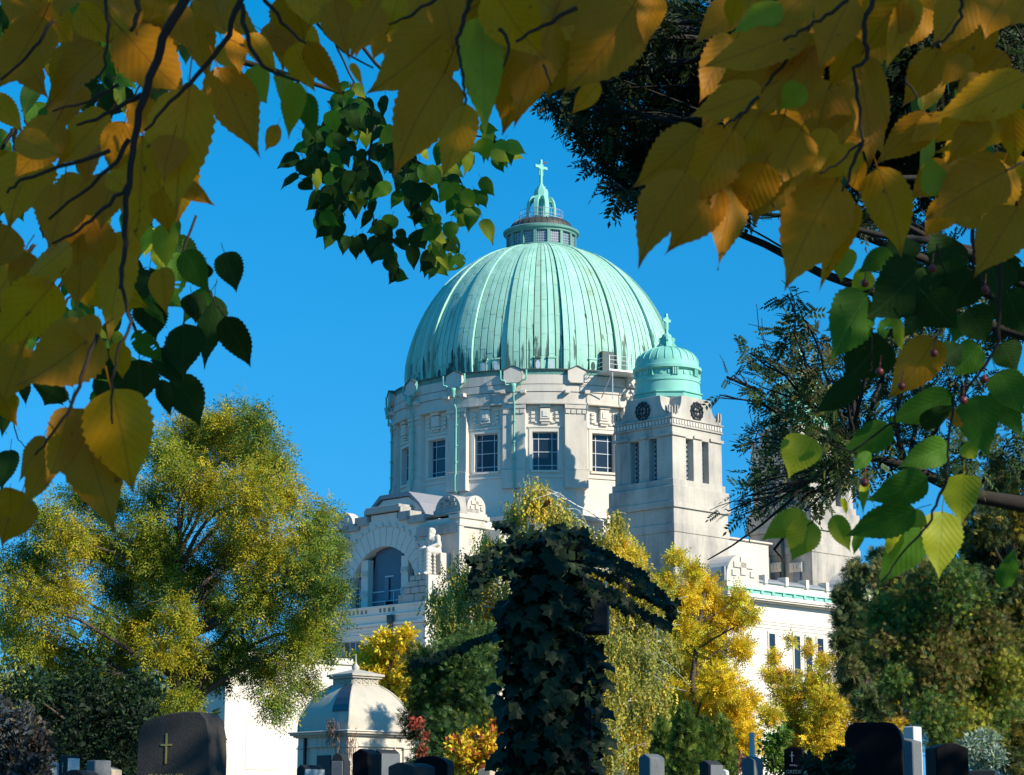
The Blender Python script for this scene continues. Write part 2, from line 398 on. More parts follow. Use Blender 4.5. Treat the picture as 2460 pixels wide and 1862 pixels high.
# lantern
Zc = lambda py: ZA(py, CH[1])
S = 1/PXM(CH[1], 50)
def P(r_px, py, dy=0): return (r_px*S, Zc(py)+dy)
ln = MB(); zl0, zl1 = ZA(581, CH[1]-3)-.6, ZA(550, CH[1]-3)+.12
ln.lathe([(84*S, zl0-.6), (84*S, zl0+.45), (86*S, zl0+.45), (86*S, zl0+.6), (80*S, zl0+.6)], 64)
ln.lathe([(83*S, zl1-.15), (86*S, zl1-.1), (86*S, zl1+.05), (91*S, zl1+.12), (92*S, zl1+.3), (86*S, zl1+.42), (74*S, zl1+.45)], 64)
lant = part(ln, 'lantern', 'copper3', smooth=True); smooth_angle(lant, 35)
for i in range(NB):
    m = bayM(PH+(i+.5)*BA); b = MB(); b.box(80*S, 85*S, -.13, .13, zl0+.6, zl1-.12, m); part(b, 'lantern_post', 'copper3', lant)
    if math.cos((i)*BA) > -.3:
        m = bayM(PH+i*BA); p = MB(); hw_ = 80*S*math.tan(BA/2)-.1
        p.box(78*S, 79*S, -hw_, hw_, zl0+.6, zl1-.1, m); part(p, 'lantern_pane', 'glass2', lant)
        p = MB()
        for q in range(1, 5): p.box(79*S, 79.8*S, -hw_+2*hw_*q/5-.012, -hw_+2*hw_*q/5+.012, zl0+.6, zl1-.1, m)
        for q in range(1, 5): zz = zl0+.6+(zl1-zl0-.7)*q/5; p.box(79*S, 79.7*S, -hw_, hw_, zz-.012, zz+.012, m)
        part(p, 'pane_grille', 'leadbar', lant)
zr0, zr1 = zl1+.43, ZA(520, CH[1]-2)
rf = MB(); rf.lathe([(76*S, zr0), (74*S, zr0+.35), (68*S, zr0+.65), (60*S, zr1-.05), (53*S, zr1), (5*S, zr1+.02)], 64)
rfo = part(rf, 'lantern_roof', 'bronze', smooth=True)
for i in range(32):
    m = bayM(PH+i*BA/2); b = MB(); pr = [(76.8*S, zr0), (74.8*S, zr0+.36), (68.8*S, zr0+.68), (60.5*S, zr1-.01), (53*S, zr1+.03)]
    b.prism(pr+[(r-.12, z-.05) for r, z in reversed(pr)], -.03, .03, lambda a, b_, d: m@Vector((a, d, b_)))
    part(b, 'roof_batten', 'bronze', rfo)
rl = MB(); zr2 = ZA(497, CH[1]-2)
for zz in (zr1+.15, (zr1+zr2)/2, zr2): rl.lathe([(52.7*S, zz), (53*S, zz+.025), (53.3*S, zz), (53*S, zz-.025), (52.7*S, zz)], 48)
for i in range(40):
    m = bayM(i*2*math.pi/40); rl.box(52.8*S, 53.2*S, -.012, .012, zr1, zr2, m)
part(rl, 'railing', 'rail')
tu = MB()
tu.lathe([P(21, 528), P(20, 500), P(18.5, 476), P(18.5, 462), P(16.5, 461), P(16.5, 457), P(12, 456), P(11, 450), P(7, 449), P(5.5, 443), P(4, 442), P(.1, 441)], 8, a0=PH+R(22.5), a1=PH+R(22.5)+2*math.pi)
tur = part(tu, 'lantern_turret', 'copper2')
for i in range(8):
    m = bayM(PH+i*R(45)+R(22.5)); b = MB()
    po = [(18, 474), (23, 474.5), (28, 478), (32, 484), (35, 493), (36.5, 505), (37, 526), (32.5, 526), (32, 507), (30.5, 496), (28, 489), (24, 484), (18, 483)]
    b.prism([P(a, c) for a, c in po], -.19, .19, lambda a, c, d: m@Vector((a, d, c))); part(b, 'volute_buttress', 'copper2', tur)
def cross_obj(cx, cy, z0, z1, arm_z, arm_w, w, parent, name='dome_cross', rz=0):
    b = MB(); T = Matrix.Translation((cx, cy, 0))@Matrix.Rotation(rz, 4, 'Z')
    H = z1-z0; b.box(-w, w, -w*.8, w*.8, z0, z1, T); b.box(-arm_w, -w, -w*.7, w*.7, arm_z-w*1.05, arm_z+w*1.05, T); b.box(w, arm_w, -w*.7, w*.7, arm_z-w*1.05, arm_z+w*1.05, T)
    for s in (-1, 1):
        b.lathe([(w*.8, -w*.6), (w*1.15, 0), (w*.8, w*.6)], 8, M=T@Matrix.Translation((s*w*1.5, 0, arm_z+w*1.5)))
        b.lathe([(w*.8, -w*.6), (w*1.15, 0), (w*.8, w*.6)], 8, M=T@Matrix.Translation((s*w*1.5, 0, arm_z-w*1.5)))
        for k in range(6): zz = arm_z-w*2.6-k*w*.72; b.box(min(s*w*1.3, s*w*2.3), max(s*w*1.3, s*w*2.3), -w*.45, w*.45, zz-w*.3, zz+w*.22, T)
    return part(b, name, 'copper2', parent, bevel=.015)
cross_obj(0, 0, Zc(445), Zc(384), Zc(402), 15.5*S*1.35, 3.2*S, church, 'dome_cross', 0)
# ------------------------------------------------------------------ church body
def clip_poly_prism(mb, poly, x0, x1):            # poly in (y,z) extruded along local x
    return mb.prism(poly, x0, x1, lambda a, b, d: Vector((d, a, b)))
GX, LX = -18.1, -20.6                              # gable plane, lower-storey plane
yr, _ = LF(1105, 1246, GX)                         # right corner of the gable (negative y)
hwG = abs(yr)
zg = lambda py, px=1000: LF(px, py, GX)[1]
# crossing, arms
zcross = ZA(1262, 178)
b = MB(); b.box(-12.6, 12.6, -12.6, 12.6, 0, zcross); b.box(-12.9, 12.9, -12.9, 12.9, zcross, zcross+.35); part(b, 'crossing_block', 'stucco')
# gable polygon; levels traced on the right half, mirrored
lv = [LF(780+.1673*x, 1180+.1673*y, GX) for x, y in ((1930, 365), (1385, 437), (1250, 410), (1190, 345), (1120, 330), (1060, 300))]
zA, zB, zC, zD = lv[0][1], lv[1][1], LF(989, 1240, GX)[1], LF(957, 1230, GX)[1]
yB, yC, yD = abs(lv[1][0])-.2, abs(LF(984, 1240, GX)[0]), abs(LF(962, 1230, GX)[0])
# arch window opening
ya, za = 0.0, 0.0
ycen = LF(921, 1360, GX)[0]; zcrown = LF(926, 1312, GX)[1]; ysil, zsil = LF(950, 1447, GX)
rad = 3.95; zspr = zcrown-rad
def arc(r, n=20, y0=ycen, z0=None, a0=0, a1=math.pi):
    z0 = zspr if z0 is None else z0
    return [(y0+r*math.cos(a0+(a1-a0)*k/n), z0+r*math.sin(a0+(a1-a0)*k/n)) for k in range(n+1)]
gw = MB(); zbot = zsil-3; zmax = zD
N = 24; ac = arc(rad, N)
ytopA = lambda y: zD if abs(y) < yD else zC if abs(y) < yC else zB
for k in range(N):                                 # wall strips over the arch
    (y0, z0), (y1, z1) = ac[k], ac[k+1]; zt = min(ytopA(y0*.999), ytopA(y1*.999))
    gw.prism([(y0, z0), (y0, zt), (y1, zt), (y1, z1)], GX, GX+.9, lambda a, c, d: Vector((d, a, c)))
for s in (-1, 1):
    y0, y1 = sorted((ycen+s*rad, s*hwG)); gw.box(GX, GX+.9, y0, y1, zbot, zB)
gable = part(gw, 'gable_wall', 'stucco')
st_ = MB()
for s in (-1, 1):
    for (ya_, yb_, z0, z1) in ((yC, yB+.8, zB-.05, zB+.55), (yD, yC+.35, zC-.25, zC+.45), (2.0, yD+.3, zD-.3, zD+.42)):
        y0, y1 = sorted((s*ya_, s*yb_)); st_.box(GX-.28, GX+1.3, y0, y1, z0, z1)
st_.box(GX-.31, GX+1.32, -2.0, 2.0, zD+.1, zD+.62)
st_.box(GX-.34, GX+.4, -hwG, -yB, zB-1.25, zB-.45); st_.box(GX-.34, GX+.4, yB, hwG, zB-1.25, zB-.45)
st_.box(GX-.22, GX+.9, -hwG-.1, -yB+.5, zB+.25, zA+.35); st_.box(GX-.22, GX+.9, yB-.5, hwG+.1, zB+.25, zA+.35)
part(st_, 'stepped_coping', 'grime', bevel=.03)
# corner quoin blocks stepping down the shoulders
for s in (-1, 1):
    for k in range(5):
        y0, y1 = sorted((s*(yB-.3+.55*k), s*(yB+1.6+.55*k))); qn = MB(); qn.box(GX-.16-.004*k, GX+.3, y0, y1, zB-2.1-.85*k, zB-1.5-.85*k); part(qn, 'shoulder_block', 'stone', bevel=.02)
# arm roof behind the gable
rfm = MB(); clip_poly_prism(rfm, [(-hwG+.4, 0), (hwG-.4, 0), (hwG-.4, zA-.4), (yB, zA-.3), (yC, zC+.9), (1.5, zD+1.35), (-1.5, zD+1.35), (-yC, zC+.9), (-yB, zA-.3), (-hwG+.4, zA-.4)], GX+1.2, -11)
part(rfm, 'transept_block', 'stucco')
rs = MB(); clip_poly_prism(rs, [(-yB-.3, zA-.2), (-yC, zC+.95), (-1.7, zD+1.42), (1.7, zD+1.42), (yC, zC+.95), (yB+.3, zA-.2), (yB+.3, zA-.0), (yC, zC+1.25), (1.7, zD+1.75), (-1.7, zD+1.75), (-yC, zC+1.25), (-yB-.3, zA)], GX+1.0, -11.5)
part(rs, 'transept_roof', 'roof')
sd = MB(); sd.box(GX+.9, -12.3, -hwG-.02, -hwG+1.2, 0, zA-.1); sd.box(GX+.9, -12.3, hwG-1.2, hwG+.02, 0, zA-.1); part(sd, 'transept_side', 'stucco')
# voussoirs
for k in range(21):
    a0, a1 = math.pi*(k+.06)/21, math.pi*(k+.94)/21; v = MB()
    ro = rad+1.55
    v.prism([(ycen+rad*math.cos(a0), zspr+rad*math.sin(a0)), (ycen+ro*math.cos(a0), zspr+ro*math.sin(a0)), (ycen+ro*math.cos(a1), zspr+ro*math.sin(a1)), (ycen+rad*math.cos(a1), zspr+rad*math.sin(a1))], GX-.05, GX+.05, lambda a, c, d: Vector((d, a, c)))
    am = (a0+a1)/2; v.prism([(ycen+(ro+.02)*math.cos(a0), zspr+(ro+.02)*math.sin(a0)), (ycen+(ro+.22)*math.cos(a0), zspr+(ro+.22)*math.sin(a0)), (ycen+(ro+.22)*math.cos(am), zspr+(ro+.22)*math.sin(am)), (ycen+(ro+.02)*math.cos(am), zspr+(ro+.02)*math.sin(am))], GX-.16, GX+.05, lambda a, c, d: Vector((d, a, c)))
    part(v, 'voussoir', 'stucco', gable)
# arch glazing: two stone mullions, lead grid and panes
gx = GX+.62
for s in (-1, 1):
    ml = MB(); y0, y1 = sorted((ycen+s*1.95, ycen+s*2.75)); ml.box(GX+.12, GX+.7, y0, y1, zsil-.2, zspr+math.sqrt(rad**2-2.75**2)+.2)
    for kk in (0, 1):
        zz = zsil+.8+kk*(zspr-zsil+1.0)
        for q in range(4): ml.box(GX+.02, GX+.12, y0+.06+q*.2, y0+.14+q*.2, zz, zz+.35)
        ml.box(GX+.03, GX+.12, y0, y1, zz-.08, zz-.003)
    part(ml, 'window_mullion', 'stucco')
aw = MB(); zz_ = [zsil, zsil+(zspr-zsil)*.45, zspr+.45]
for y in (-.62, .42): aw.box(gx-.05, gx+.04, ycen+y-.04, ycen+y+.04, zsil, zspr+.45)
for s in (-3.4, 3.4): aw.box(gx-.05, gx+.04, ycen+s-.035, ycen+s+.035, zsil, zspr+1.6)
for z in zz_[1:]: aw.box(gx-.055, gx+.045, ycen-1.95, ycen+1.95, z-.045, z+.045); aw.box(gx-.055, gx+.045, ycen-3.9, ycen-2.75, z-.04, z+.04); aw.box(gx-.055, gx+.045, ycen+2.75, ycen+3.9, z-.04, z+.04)
aw.box(gx-.06, gx+.05, ycen-.62, ycen+.42, zsil+2.15, zsil+2.25)
archw = part(aw, 'arch_window', 'leadbar')
def pane_yz(poly, x, parent, mat='glass2'):
    p = MB(); p.add([Vector((x+random.uniform(-.02, .02), a, c)) for a, c in poly], [tuple(range(len(poly)))]); return part(p, 'pane', mat, parent)
for (y0, y1) in ((-1.95, -.66), (-.58, .38), (.46, 1.95)):
    for z0, z1 in ((zz_[0], zz_[1]-.05), (zz_[1]+.05, zz_[2]-.05)):
        if y0 == -.58 and z0 == zz_[0]: pane_yz([(ycen-.1, z0+.3), (ycen+y1, z0+.3), (ycen+y1, z0+2.1), (ycen-.1, z0+2.1)], gx-.12, archw); continue
        pane_yz([(ycen+y0, z0), (ycen+y1, z0), (ycen+y1, z1), (ycen+y0, z1)], gx, archw)
top = [(ycen-1.95, zz_[2]+.05), (ycen+1.95, zz_[2]+.05)]+[(y, z) for y, z in arc(rad, 24) if abs(y-ycen) < 1.96]
pane_yz(top, gx, archw)
for s in (-1, 1):
    pane_yz([(ycen+s*2.75, zsil), (ycen+s*3.95, zsil), (ycen+s*3.95, zspr), (ycen+s*3.5, zspr+1.8), (ycen+s*2.75, zspr+2.7)], gx, archw)
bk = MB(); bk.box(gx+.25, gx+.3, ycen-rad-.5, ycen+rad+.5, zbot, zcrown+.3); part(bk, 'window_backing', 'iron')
# lower storey with terrace parapet and slots
yl, ztl = LF(1022, 1443, LX); hwL = abs(yl)
zl_ = lambda py, px=1000: LF(px, py, LX)[1]
zband = zl_(1471, 1015); zs0, zs1 = LF(925, 1470, LX)[1], LF(925, 1461, LX)[1]
lw = MB(); zWt = LF(871, 1539, LX)[1]
wins = [LF(817, 1550, LX)[0], LF(872, 1540, LX)[0], LF(921, 1535, LX)[0], LF(940, 1535, LX)[0]]
wA = (min(wins[0], wins[1]), max(wins[0], wins[1])); cen2 = wins[2]-(wA[1]-wA[0])/2*1.05; wB = (cen2-(wA[1]-wA[0])/2, wins[2])
zWb = zWt-5.2
segs = [(-hwL, wB[0]), (wB[1], wA[0]), (wA[1], hwL)]
for y0, y1 in segs: lw.box(LX, LX+.7, y0, y1, 0, zs0-.02)
for y0, y1 in (wB, wA): lw.box(LX, LX+.7, y0, y1, zWt, zs0-.02); lw.box(LX, LX+.7, y0, y1, 0, zWb)
lw.box(LX+.7, GX+.2, -hwL, -hwL+.7, 0, ztl-.25); lw.box(LX+.7, GX+.2, hwL-.7, hwL, 0, ztl-.25)
# slotted parapet
lw.box(LX+.002, LX+.6, -hwL, hwL, zs1+.02, ztl-.02)
slots = [LF(780+.1434*x, 1380+.1434*y, LX)[0] for x, y in ((160, 680), (220, 670), (285, 660), (345, 655), (415, 650), (485, 640), (550, 630), (620, 620), (690, 610), (930, 590), (1000, 585), (1080, 575), (1150, 570))]
slots = sorted(slots); cur = -hwL
for y in slots:
    lw.box(LX+.001, LX+.6, cur, y-.14, zs0-.02, zs1+.02); cur = y+.14
lw.box(LX+.001, LX+.6, cur, hwL, zs0-.02, zs1+.02); lw.box(LX+.45, LX+.62, -hwL+.1, hwL-.1, zs0-.1, zs1+.1)
part(lw, 'lower_storey', 'stucco')
bd = MB()
for py, d, h in ((1481, .10, .16), (1502, .16, .22), (1508, .07, .1), (1517, .05, .08), (1525, .09, .12)):
    z = LF(900, py, LX)[1]; bd.box(LX-d, LX+.2, -hwL-d, hwL+d, z-h/2, z+h/2); bd.box(LX+.2, GX+.1, -hwL-d, -hwL+.15, z-h/2+.003, z+h/2-.003)
bd.box(LX-.08, GX, -hwL-.08, hwL+.08, ztl-.2, ztl-.025)
part(bd, 'string_course', 'stucco', bevel=.02)
for (y0, y1) in (wA, wB):
    w = MB(); gx2 = LX+.5
    n = 4
    for q in range(n+1): y = y0+(y1-y0)*q/n; w.box(gx2-.05, gx2+.03, y-.04, y+.04, zWb, zWt)
    zq = [zWb+(zWt-zWb)*q/4 for q in range(5)]
    for z in zq: w.box(gx2-.052, gx2+.032, y0, y1, z-.04, z+.04)
    wo2 = part(w, 'lower_window', 'leadbar')
    for q in range(n):
        for k in range(4): pane_yz([(y0+(y1-y0)*q/n+.04, zq[k]+.04), (y0+(y1-y0)*(q+1)/n-.04, zq[k]+.04), (y0+(y1-y0)*(q+1)/n-.04, zq[k+1]-.04), (y0+(y1-y0)*q/n+.04, zq[k+1]-.04)], gx2, wo2)
for y in (wins[2]+.55+.9, wA[0]-.75):
    o = MB()
    for q in range(2): o.box(LX-.10, LX+.05, y-.16, y+.16, zWt-.75-q*.85, zWt-.25-q*.85)
    part(o, 'wall_ornament', 'stucco')
dp = MB(); yd, zd = LF(944, 1478, LX); zd2 = LF(944, 1530, LX)[1]
dp.tube([(LX-.22, yd, zd), (LX-.22, yd, zd2)], .10, 8); dp.tube([(LX-.22, yd, zd2), (LX-.12, yd-.25, zd2-.25), (LX-.12, yd-.25, 0)], .10, 8)
dp.lathe([(.12, zd-1.1), (.28, zd-.5), (.30, zd-.02), (.1, zd)], 10, M=Matrix.Translation((LX-.28, yd, 0))); part(dp, 'downpipe', 'dcopper', smooth=True)
# corner acroteria: round-topped stone slabs, one to the left face, one to the front
def acroterion(cx, cy, w, z0, zt, thick, axis, name='round_acroterion', relief=True, mat='stone'):
    b = MB(); r = w/2; zc = zt-r*.92
    poly = [(-r, z0), (r, z0)]+[(r*math.cos(math.pi*k/14), zc+r*.92*math.sin(math.pi*k/14)) for k in range(15)]
    f = (lambda a, c, d: Vector((cx+d, cy+a, c))) if axis == 'x' else (lambda a, c, d: Vector((cx+a, cy+d, c)))
    b.prism(poly, 0, thick, f)
    poly2 = [(-r-.08, z0), (r+.08, z0), (r+.08, z0+.5), (-r-.08, z0+.5)]; b.prism(poly2, -.09, thick+.05, f)
    if relief:
        for (a0, a1, c0, c1) in ((-.12, .12, .25, .95), (-.42, .42, .52, .74), (-.5, -.3, .2, .42), (.3, .5, .2, .42)):
            h = zt-z0-.6; b.prism([(a0*w*.7, z0+.5+c0*h), (a1*w*.7, z0+.5+c0*h), (a1*w*.7, z0+.5+c1*h), (a0*w*.7, z0+.5+c1*h)], -.1, .02, f)
    return part(b, name, mat, bevel=.015)
yp0, zt_ = LF(1048, 1225, GX+.2); yp1 = -hwG; zp0 = zA+.2; ztop = LF(1077, 1189, GX+.2)[1]
acroterion(GX+.05, (yp0+yp1)/2, abs(yp0-yp1), zp0, ztop, 1.9, 'x', mat='grime')
xr0 = GX+.75; xr1 = FF(1166, 1230, -hwG)[0]; acroterion((xr0+xr1)/2, -hwG-.02, xr1-xr0, zp0-.3, ztop-.05, 1.5, 'y')
acroterion(GX+1.4, 6.6, 2.5, zA-.3, LF(800, 1238, GX+1.4)[1]+.1, .85, 'x', mat='stone')
pr = MB(); pr.box(GX-.12, GX+2.6, -hwG-.12, -hwG+.9, 0, zA+.25); pr.box(GX-.32, GX+3.2, -hwG-.3, -hwG+1.2, zA-.75, zA-.45); pr.box(GX-.26, GX+3.0, -hwG-.24, -hwG+1.0, zA-.1, zA+.21)
pr.box(GX-.3, GX+.2, -hwG-.25, -hwG+.25, 0, zA-.76)
part(pr, 'corner_pier', 'stone', bevel=.02)
side = MB(); side.box(GX+2.7, -10, -hwG-1.6, -hwG+.5, 0, zA-1.2); side.box(GX+2.65, -9.9, -hwG-1.75, -hwG+.5, zA-1.2, zA-.85); part(side, 'side_bay', 'stucco')
# statue plinth: stepped stone blocks
ypl, zpl = LF(1023, 1392, LX+.1); yP0 = ypl
zb0 = ztl
rows = [(0.0, LF(1000, 1425, LX+.1)[1]-ztl, 2.85), (1, 0, 2.2), (2, 0, 1.85), (3, 0, 1.35)]
zz0 = ztl-.02; hz = [.68, .52, .46, .42]; ln_ = [3.1, 2.5, 2.2, 1.9]
for k in range(4):
    y = yP0; tot = 0; cuts = [.42, 1.0] if k % 2 == 0 else [.30, .68, 1.0]
    prev = 0
    for c in cuts:
        o = MB(); o.box(LX+.08+.03*k+random.uniform(-.02, .02), GX-.1, y+prev*ln_[k]+.025, y+c*ln_[k]-.02, zz0+.02, zz0+hz[k]-.02); prev = c
        part(o, 'plinth_block', 'grime', bevel=.03)
    zz0 += hz[k]
PLZ = zz0
pk = MB(); pk.box(LX+.10, GX-.02, yP0-.28, yP0+.03, ztl, PLZ-.05); pk.box(LX+.5, GX-.02, yP0-.42, yP0-.28, ztl, PLZ-.5); part(pk, 'plinth_core', 'stone')
# ------------------------------------------------------------------ clock towers
TW = 2.9
def tower(tx, ty, Yc, mirror=False):
    zt = lambda py: ZA(py, Yc)
    b = MB()
    def tier(p0, p1, d): b.box(tx-TW-d, tx+TW+d, ty-TW-d, ty+TW+d, (zt(p0) if p0 else 0), zt(p1))
    tier(None, 1355, .34); tier(1355, 1278, .30); tier(1278, 1258, .36); tier(1258, 1219, .28); tier(1219, 1203, .44); tier(1203, 1166, .36); tier(1166, 1149, .17)
    zo0, zo1 = zt(1149), zt(1046); c = TW-.65
    b.box(tx-c, tx+c, ty-c, ty+c, zo0, zo1)
    wp = .27*2*TW
    for sx in (-1, 1):
        for sy in (-1, 1):
            x0, x1 = sorted((tx+sx*TW, tx+sx*(TW-wp))); y0, y1 = sorted((ty+sy*TW, ty+sy*(TW-wp))); b.box(x0, x1, y0, y1, zo0, zo1)
    m0, m1 = -TW+.42*2*TW, -TW+.595*2*TW
    for s in (-1, 1):
        y0, y1 = sorted((ty+s*TW, ty+s*(TW-.7))); b.box(tx+m0, tx+m1, y0, y1, zo0, zo1)
        x0, x1 = sorted((tx+s*TW, tx+s*(TW-.7))); b.box(x0, x1, ty-m1, ty-m0, zo0, zo1)
    tier(1046, 1021, -.03); tier(1021, 1017, .10); tier(1017, 1003, .05); tier(1003, 999, .14)
    body = part(b, 'tower', 'tower_stone', bevel=.025)
    cap = MB(); z0, z1 = zt(1044), zt(1037)
    for s, e in ((-1.0, -1+.54), (-1+.84, -1+1.19), (-1+1.51, 1.0)):
        cap.box(tx+s*TW-(.13 if s == -1 else 0), tx+e*TW+(.13 if e == 1 else 0), ty-TW-.13, ty-TW+.05, z0, z1)
        cap.box(tx-TW-.133, tx-TW+.05, ty+s*TW-(.1 if s == -1 else 0), ty+e*TW+(.13 if e == 1 else 0), z0+.004, z1-.004)
    part(cap, 'pier_cap', 'tower_stone', body)
    dn = MB(); n = 18
    for k in range(n):
        u = -TW+2*TW*(k+.5)/n; dn.box(tx+u-.09, tx+u+.09, ty-TW-.11, ty-TW-.04, zt(1015), zt(1005)); dn.box(tx-TW-.11, tx-TW-.04, ty+u-.09, ty+u+.09, zt(1015), zt(1005))
    part(dn, 'dentil_row', 'stone', body)
    # lattice screens in the sound openings
    for f in ('front', 'left'):
        for q in (.345, .675):
            l = MB(); u0, u1 = -TW+(q-.075)*2*TW, -TW+(q+.08)*2*TW
            if f == 'left': u0, u1 = -u1, -u0
            P_ = (lambda u, z, d=0: Vector((tx+u, ty-TW+.55+d, z))) if f == 'front' else (lambda u, z, d=0: Vector((tx-TW+.55+d, ty+u, z)))
            H = zo1-zo0; nz = 9
            for k in range(nz):
                za_, zb_ = zo0+H*k/nz, zo0+H*(k+1)/nz
                l.tube([P_(u0, za_), P_(u1, zb_)], .03, 4); l.tube([P_(u1, za_), P_(u0, zb_)], .03, 4); l.tube([P_(u0, zb_), P_(u1, zb_)], .02, 4)
            l.tube([P_(u0+.03, zo0), P_(u0+.03, zo1)], .04, 4); l.tube([P_(u1-.03, zo0), P_(u1-.03, zo1)], .04, 4)
            part(l, 'lattice_screen', 'leadbar', body)
            l = MB(); a_, c_2 = P_(u0-.05, zo0, .06), P_(u1+.05, zo1, .09); l.box(min(a_.x, c_2.x), max(a_.x, c_2.x), min(a_.y, c_2.y), max(a_.y, c_2.y), zo0, zo1); part(l, 'slot_shade_panel', 'iron', body)  # black panel added to stand in for the unlit inside of the opening
    # gabled attic with scooped shoulders
    zq0, zq1, zq2 = zt(999), zt(985), zt(944); at = MB()
    sh = [(TW-.05, zq0), (TW-.05, zq1), (TW-.5, zq1+.02)]+[(TW-.5-(TW-.5-1.72)*math.sin(t*math.pi/2)*1.0, zq1+(zq2-zq1)*(1-math.cos(t*math.pi/2))*.92+.02*t) for t in (.2, .4, .6, .8, 1)]+[(1.66, zq2)]
    poly = sh+[(-a, z) for a, z in reversed(sh)]
    at.prism(poly, ty-TW+.04, ty+TW-.04, lambda a, c_, d: Vector((tx+a, d, c_)))
    at.prism([(a*.998, z-.006) for a, z in poly], tx-TW+.042, tx+TW-.042, lambda a, c_, d: Vector((d, ty+a, c_)))
    for sx in (-1, 1):
        for sy in (-1, 1):
            at.box(tx+sx*TW-.34*(sx > 0)-.0, tx+sx*TW+.34*(sx < 0), ty+sy*TW-.34*(sy > 0), ty+sy*TW+.34*(sy < 0), zq0, zq1+.32)
    part(at, 'attic', 'tower_stone', body, bevel=.02)
    pn = MB()
    for sx in (-1, 1):
        for sy in (-1, 1):
            for k in range(2): pn.box(tx+sx*(TW+.07)-.08, tx+sx*(TW+.07)+.08, ty+sy*(TW-.2-.3*k)-.06, ty+sy*(TW-.2-.3*k)+.06, zq1-.15, zq1+.42)
            for k in range(2): pn.box(tx+sx*(TW-.2-.3*k)-.06, tx+sx*(TW-.2-.3*k)+.06, ty+sy*(TW+.07)-.08, ty+sy*(TW+.07)+.08, zq1-.15, zq1+.42)
    part(pn, 'corner_knob', 'grime', body)
    # clocks
    zc = zt(976)
    for f in ('front', 'left'):
        T = Matrix.Translation((tx, ty-TW+.02, zc)) @ Matrix.Rotation(math.pi/2, 4, 'X') if f == 'front' else Matrix.Translation((tx-TW+.02, ty, zc)) @ Matrix.Rotation(-math.pi/2, 4, 'Z') @ Matrix.Rotation(math.pi/2, 4, 'X')
        k = MB(); ro, ri = .66, .36
        for r in (ro, ri): k.lathe([(r-.045, .02), (r-.045, .09), (r+.045, .09), (r+.045, .02)], 36, M=T)
        for h in range(12):
            a = h*math.pi/6; Rm = T @ Matrix.Rotation(a, 4, 'Z')
            n = 3 if h in (0, 4, 8) else 2 if h % 3 else 1
            for j in range(n): k.box(-.022+(j-(n-1)/2)*.075, .022+(j-(n-1)/2)*.075, ri+.03, ro-.03, .03, .085, Rm)
            k.lathe([(.001, .09), (.06, .09), (.06, .03)], 8, M=Rm @ Matrix.Translation((0, ro+.05, 0)))
        for ang, L_, w in ((R(90-4), .66, .035), (R(62+30), .42, .05)):
            Rm = T @ Matrix.Rotation(ang, 4, 'Z'); k.box(-w, w, -.14, L_, .10, .13, Rm)
        k.box(-.30, .30, -.03, .03, .03, .07, T); k.box(-.03, .03, -.30, .30, .035, .075, T)
        part(k, 'clock_dial', 'iron', body)
    # copper cupola
    m = Matrix.Translation((tx, ty, 0)); zz = lambda py: ZA(py, Yc+4.1)
    cu = MB(); zf = lambda py: ZA(py, Yc+1.6); oct_ = [(2.55, zt(947)), (2.74, zt(942)), (2.78, zt(935)), (2.70, zt(934)), (2.70, zt(931)), (2.84, zt(930)), (2.84, zt(928)), (2.3, zt(927))]
    cu.lathe(oct_, 8, R(22.5), R(22.5)+2*math.pi, m)
    cup = part(cu, 'cupola', 'copper2', church)
    dr = MB(); dr.lathe([(2.56, zt(930)), (2.5, zf(911)), (2.56, zf(910)), (2.56, zf(907)), (2.48, zf(906)), (2.48, zf(898)), (2.38, zf(897)), (2.38, zf(884)), (2.5, zf(883)), (2.66, zf(880)), (2.66, zf(873)), (2.46, zf(871)), (2.42, zz(874))], 48, M=m)
    smooth_angle(part(dr, 'cupola_drum', 'copper2', cup), 30)
    for k in range(24):
        db = MB(); mm = m @ Matrix.Rotation(k*R(15), 4, 'Z'); db.box(2.36, 2.44, -.12, .12, zf(895), zf(887), mm); part(db, 'cupola_block', 'copper2', cup)
    for k in range(8):
        mm = m @ Matrix.Rotation(k*R(45)+R(10), 4, 'Z')
        for j in range(3): db = MB(); db.box(2.36, 2.60, -.22+.17*j, -.12+.17*j, zf(898), zf(881), mm); part(db, 'cupola_bracket', 'copper2', cup)
    z0, z1 = zz(876), zz(836); pf = [(2.42*math.cos(t)**.9 if t < 1.5 else .3, z0+(z1-z0)*math.sin(t)) for t in [k*1.40/12 for k in range(13)]]
    dm = MB(); dm.lathe(pf, 48, M=m); part(dm, 'cupola_roof', 'copper2', cup, smooth=True)
    sm = MB()
    for k in range(24):
        mm = m @ Matrix.Rotation((k+.5)*R(15), 4, 'Z'); sm.prism([(r+.045, z+.02) for r, z in pf]+[(r-.05, z-.02) for r, z in reversed(pf)], -.02, .02, lambda a, c_, d: mm @ Vector((a, d, c_)))
    part(sm, 'cupola_seam', 'copper2', cup)
    pd = MB(); pd.lathe([(.62, z1-.3), (.62, zz(833)), (.46, zz(832)), (.42, zz(826)), (.46, zz(824)), (.40, zz(821)), (.36, zz(812)), (.40, zz(809)), (.30, zz(804)), (.05, zz(803))], 16, M=m)
    fin = part(pd, 'finial', 'copper2', cup, smooth=True)
    vb = MB()
    for k in range(4):
        mm = m @ Matrix.Rotation(k*R(90)+R(45), 4, 'Z'); vb.prism([(.36, zz(811)), (.62, zz(813)), (.66, zz(820)), (.54, zz(823)), (.70, zz(830)), (.95, zz(838)), (.6, zz(836)), (.42, zz(826))], -.09, .09, lambda a, c_, d: mm @ Vector((a, d, c_)))
    part(vb, 'finial_scroll', 'copper2', cup)
    cross_obj(tx, ty, zz(805), zz(754), zz(770), .44, .105, cup, 'tower_cross', 0)
    return body
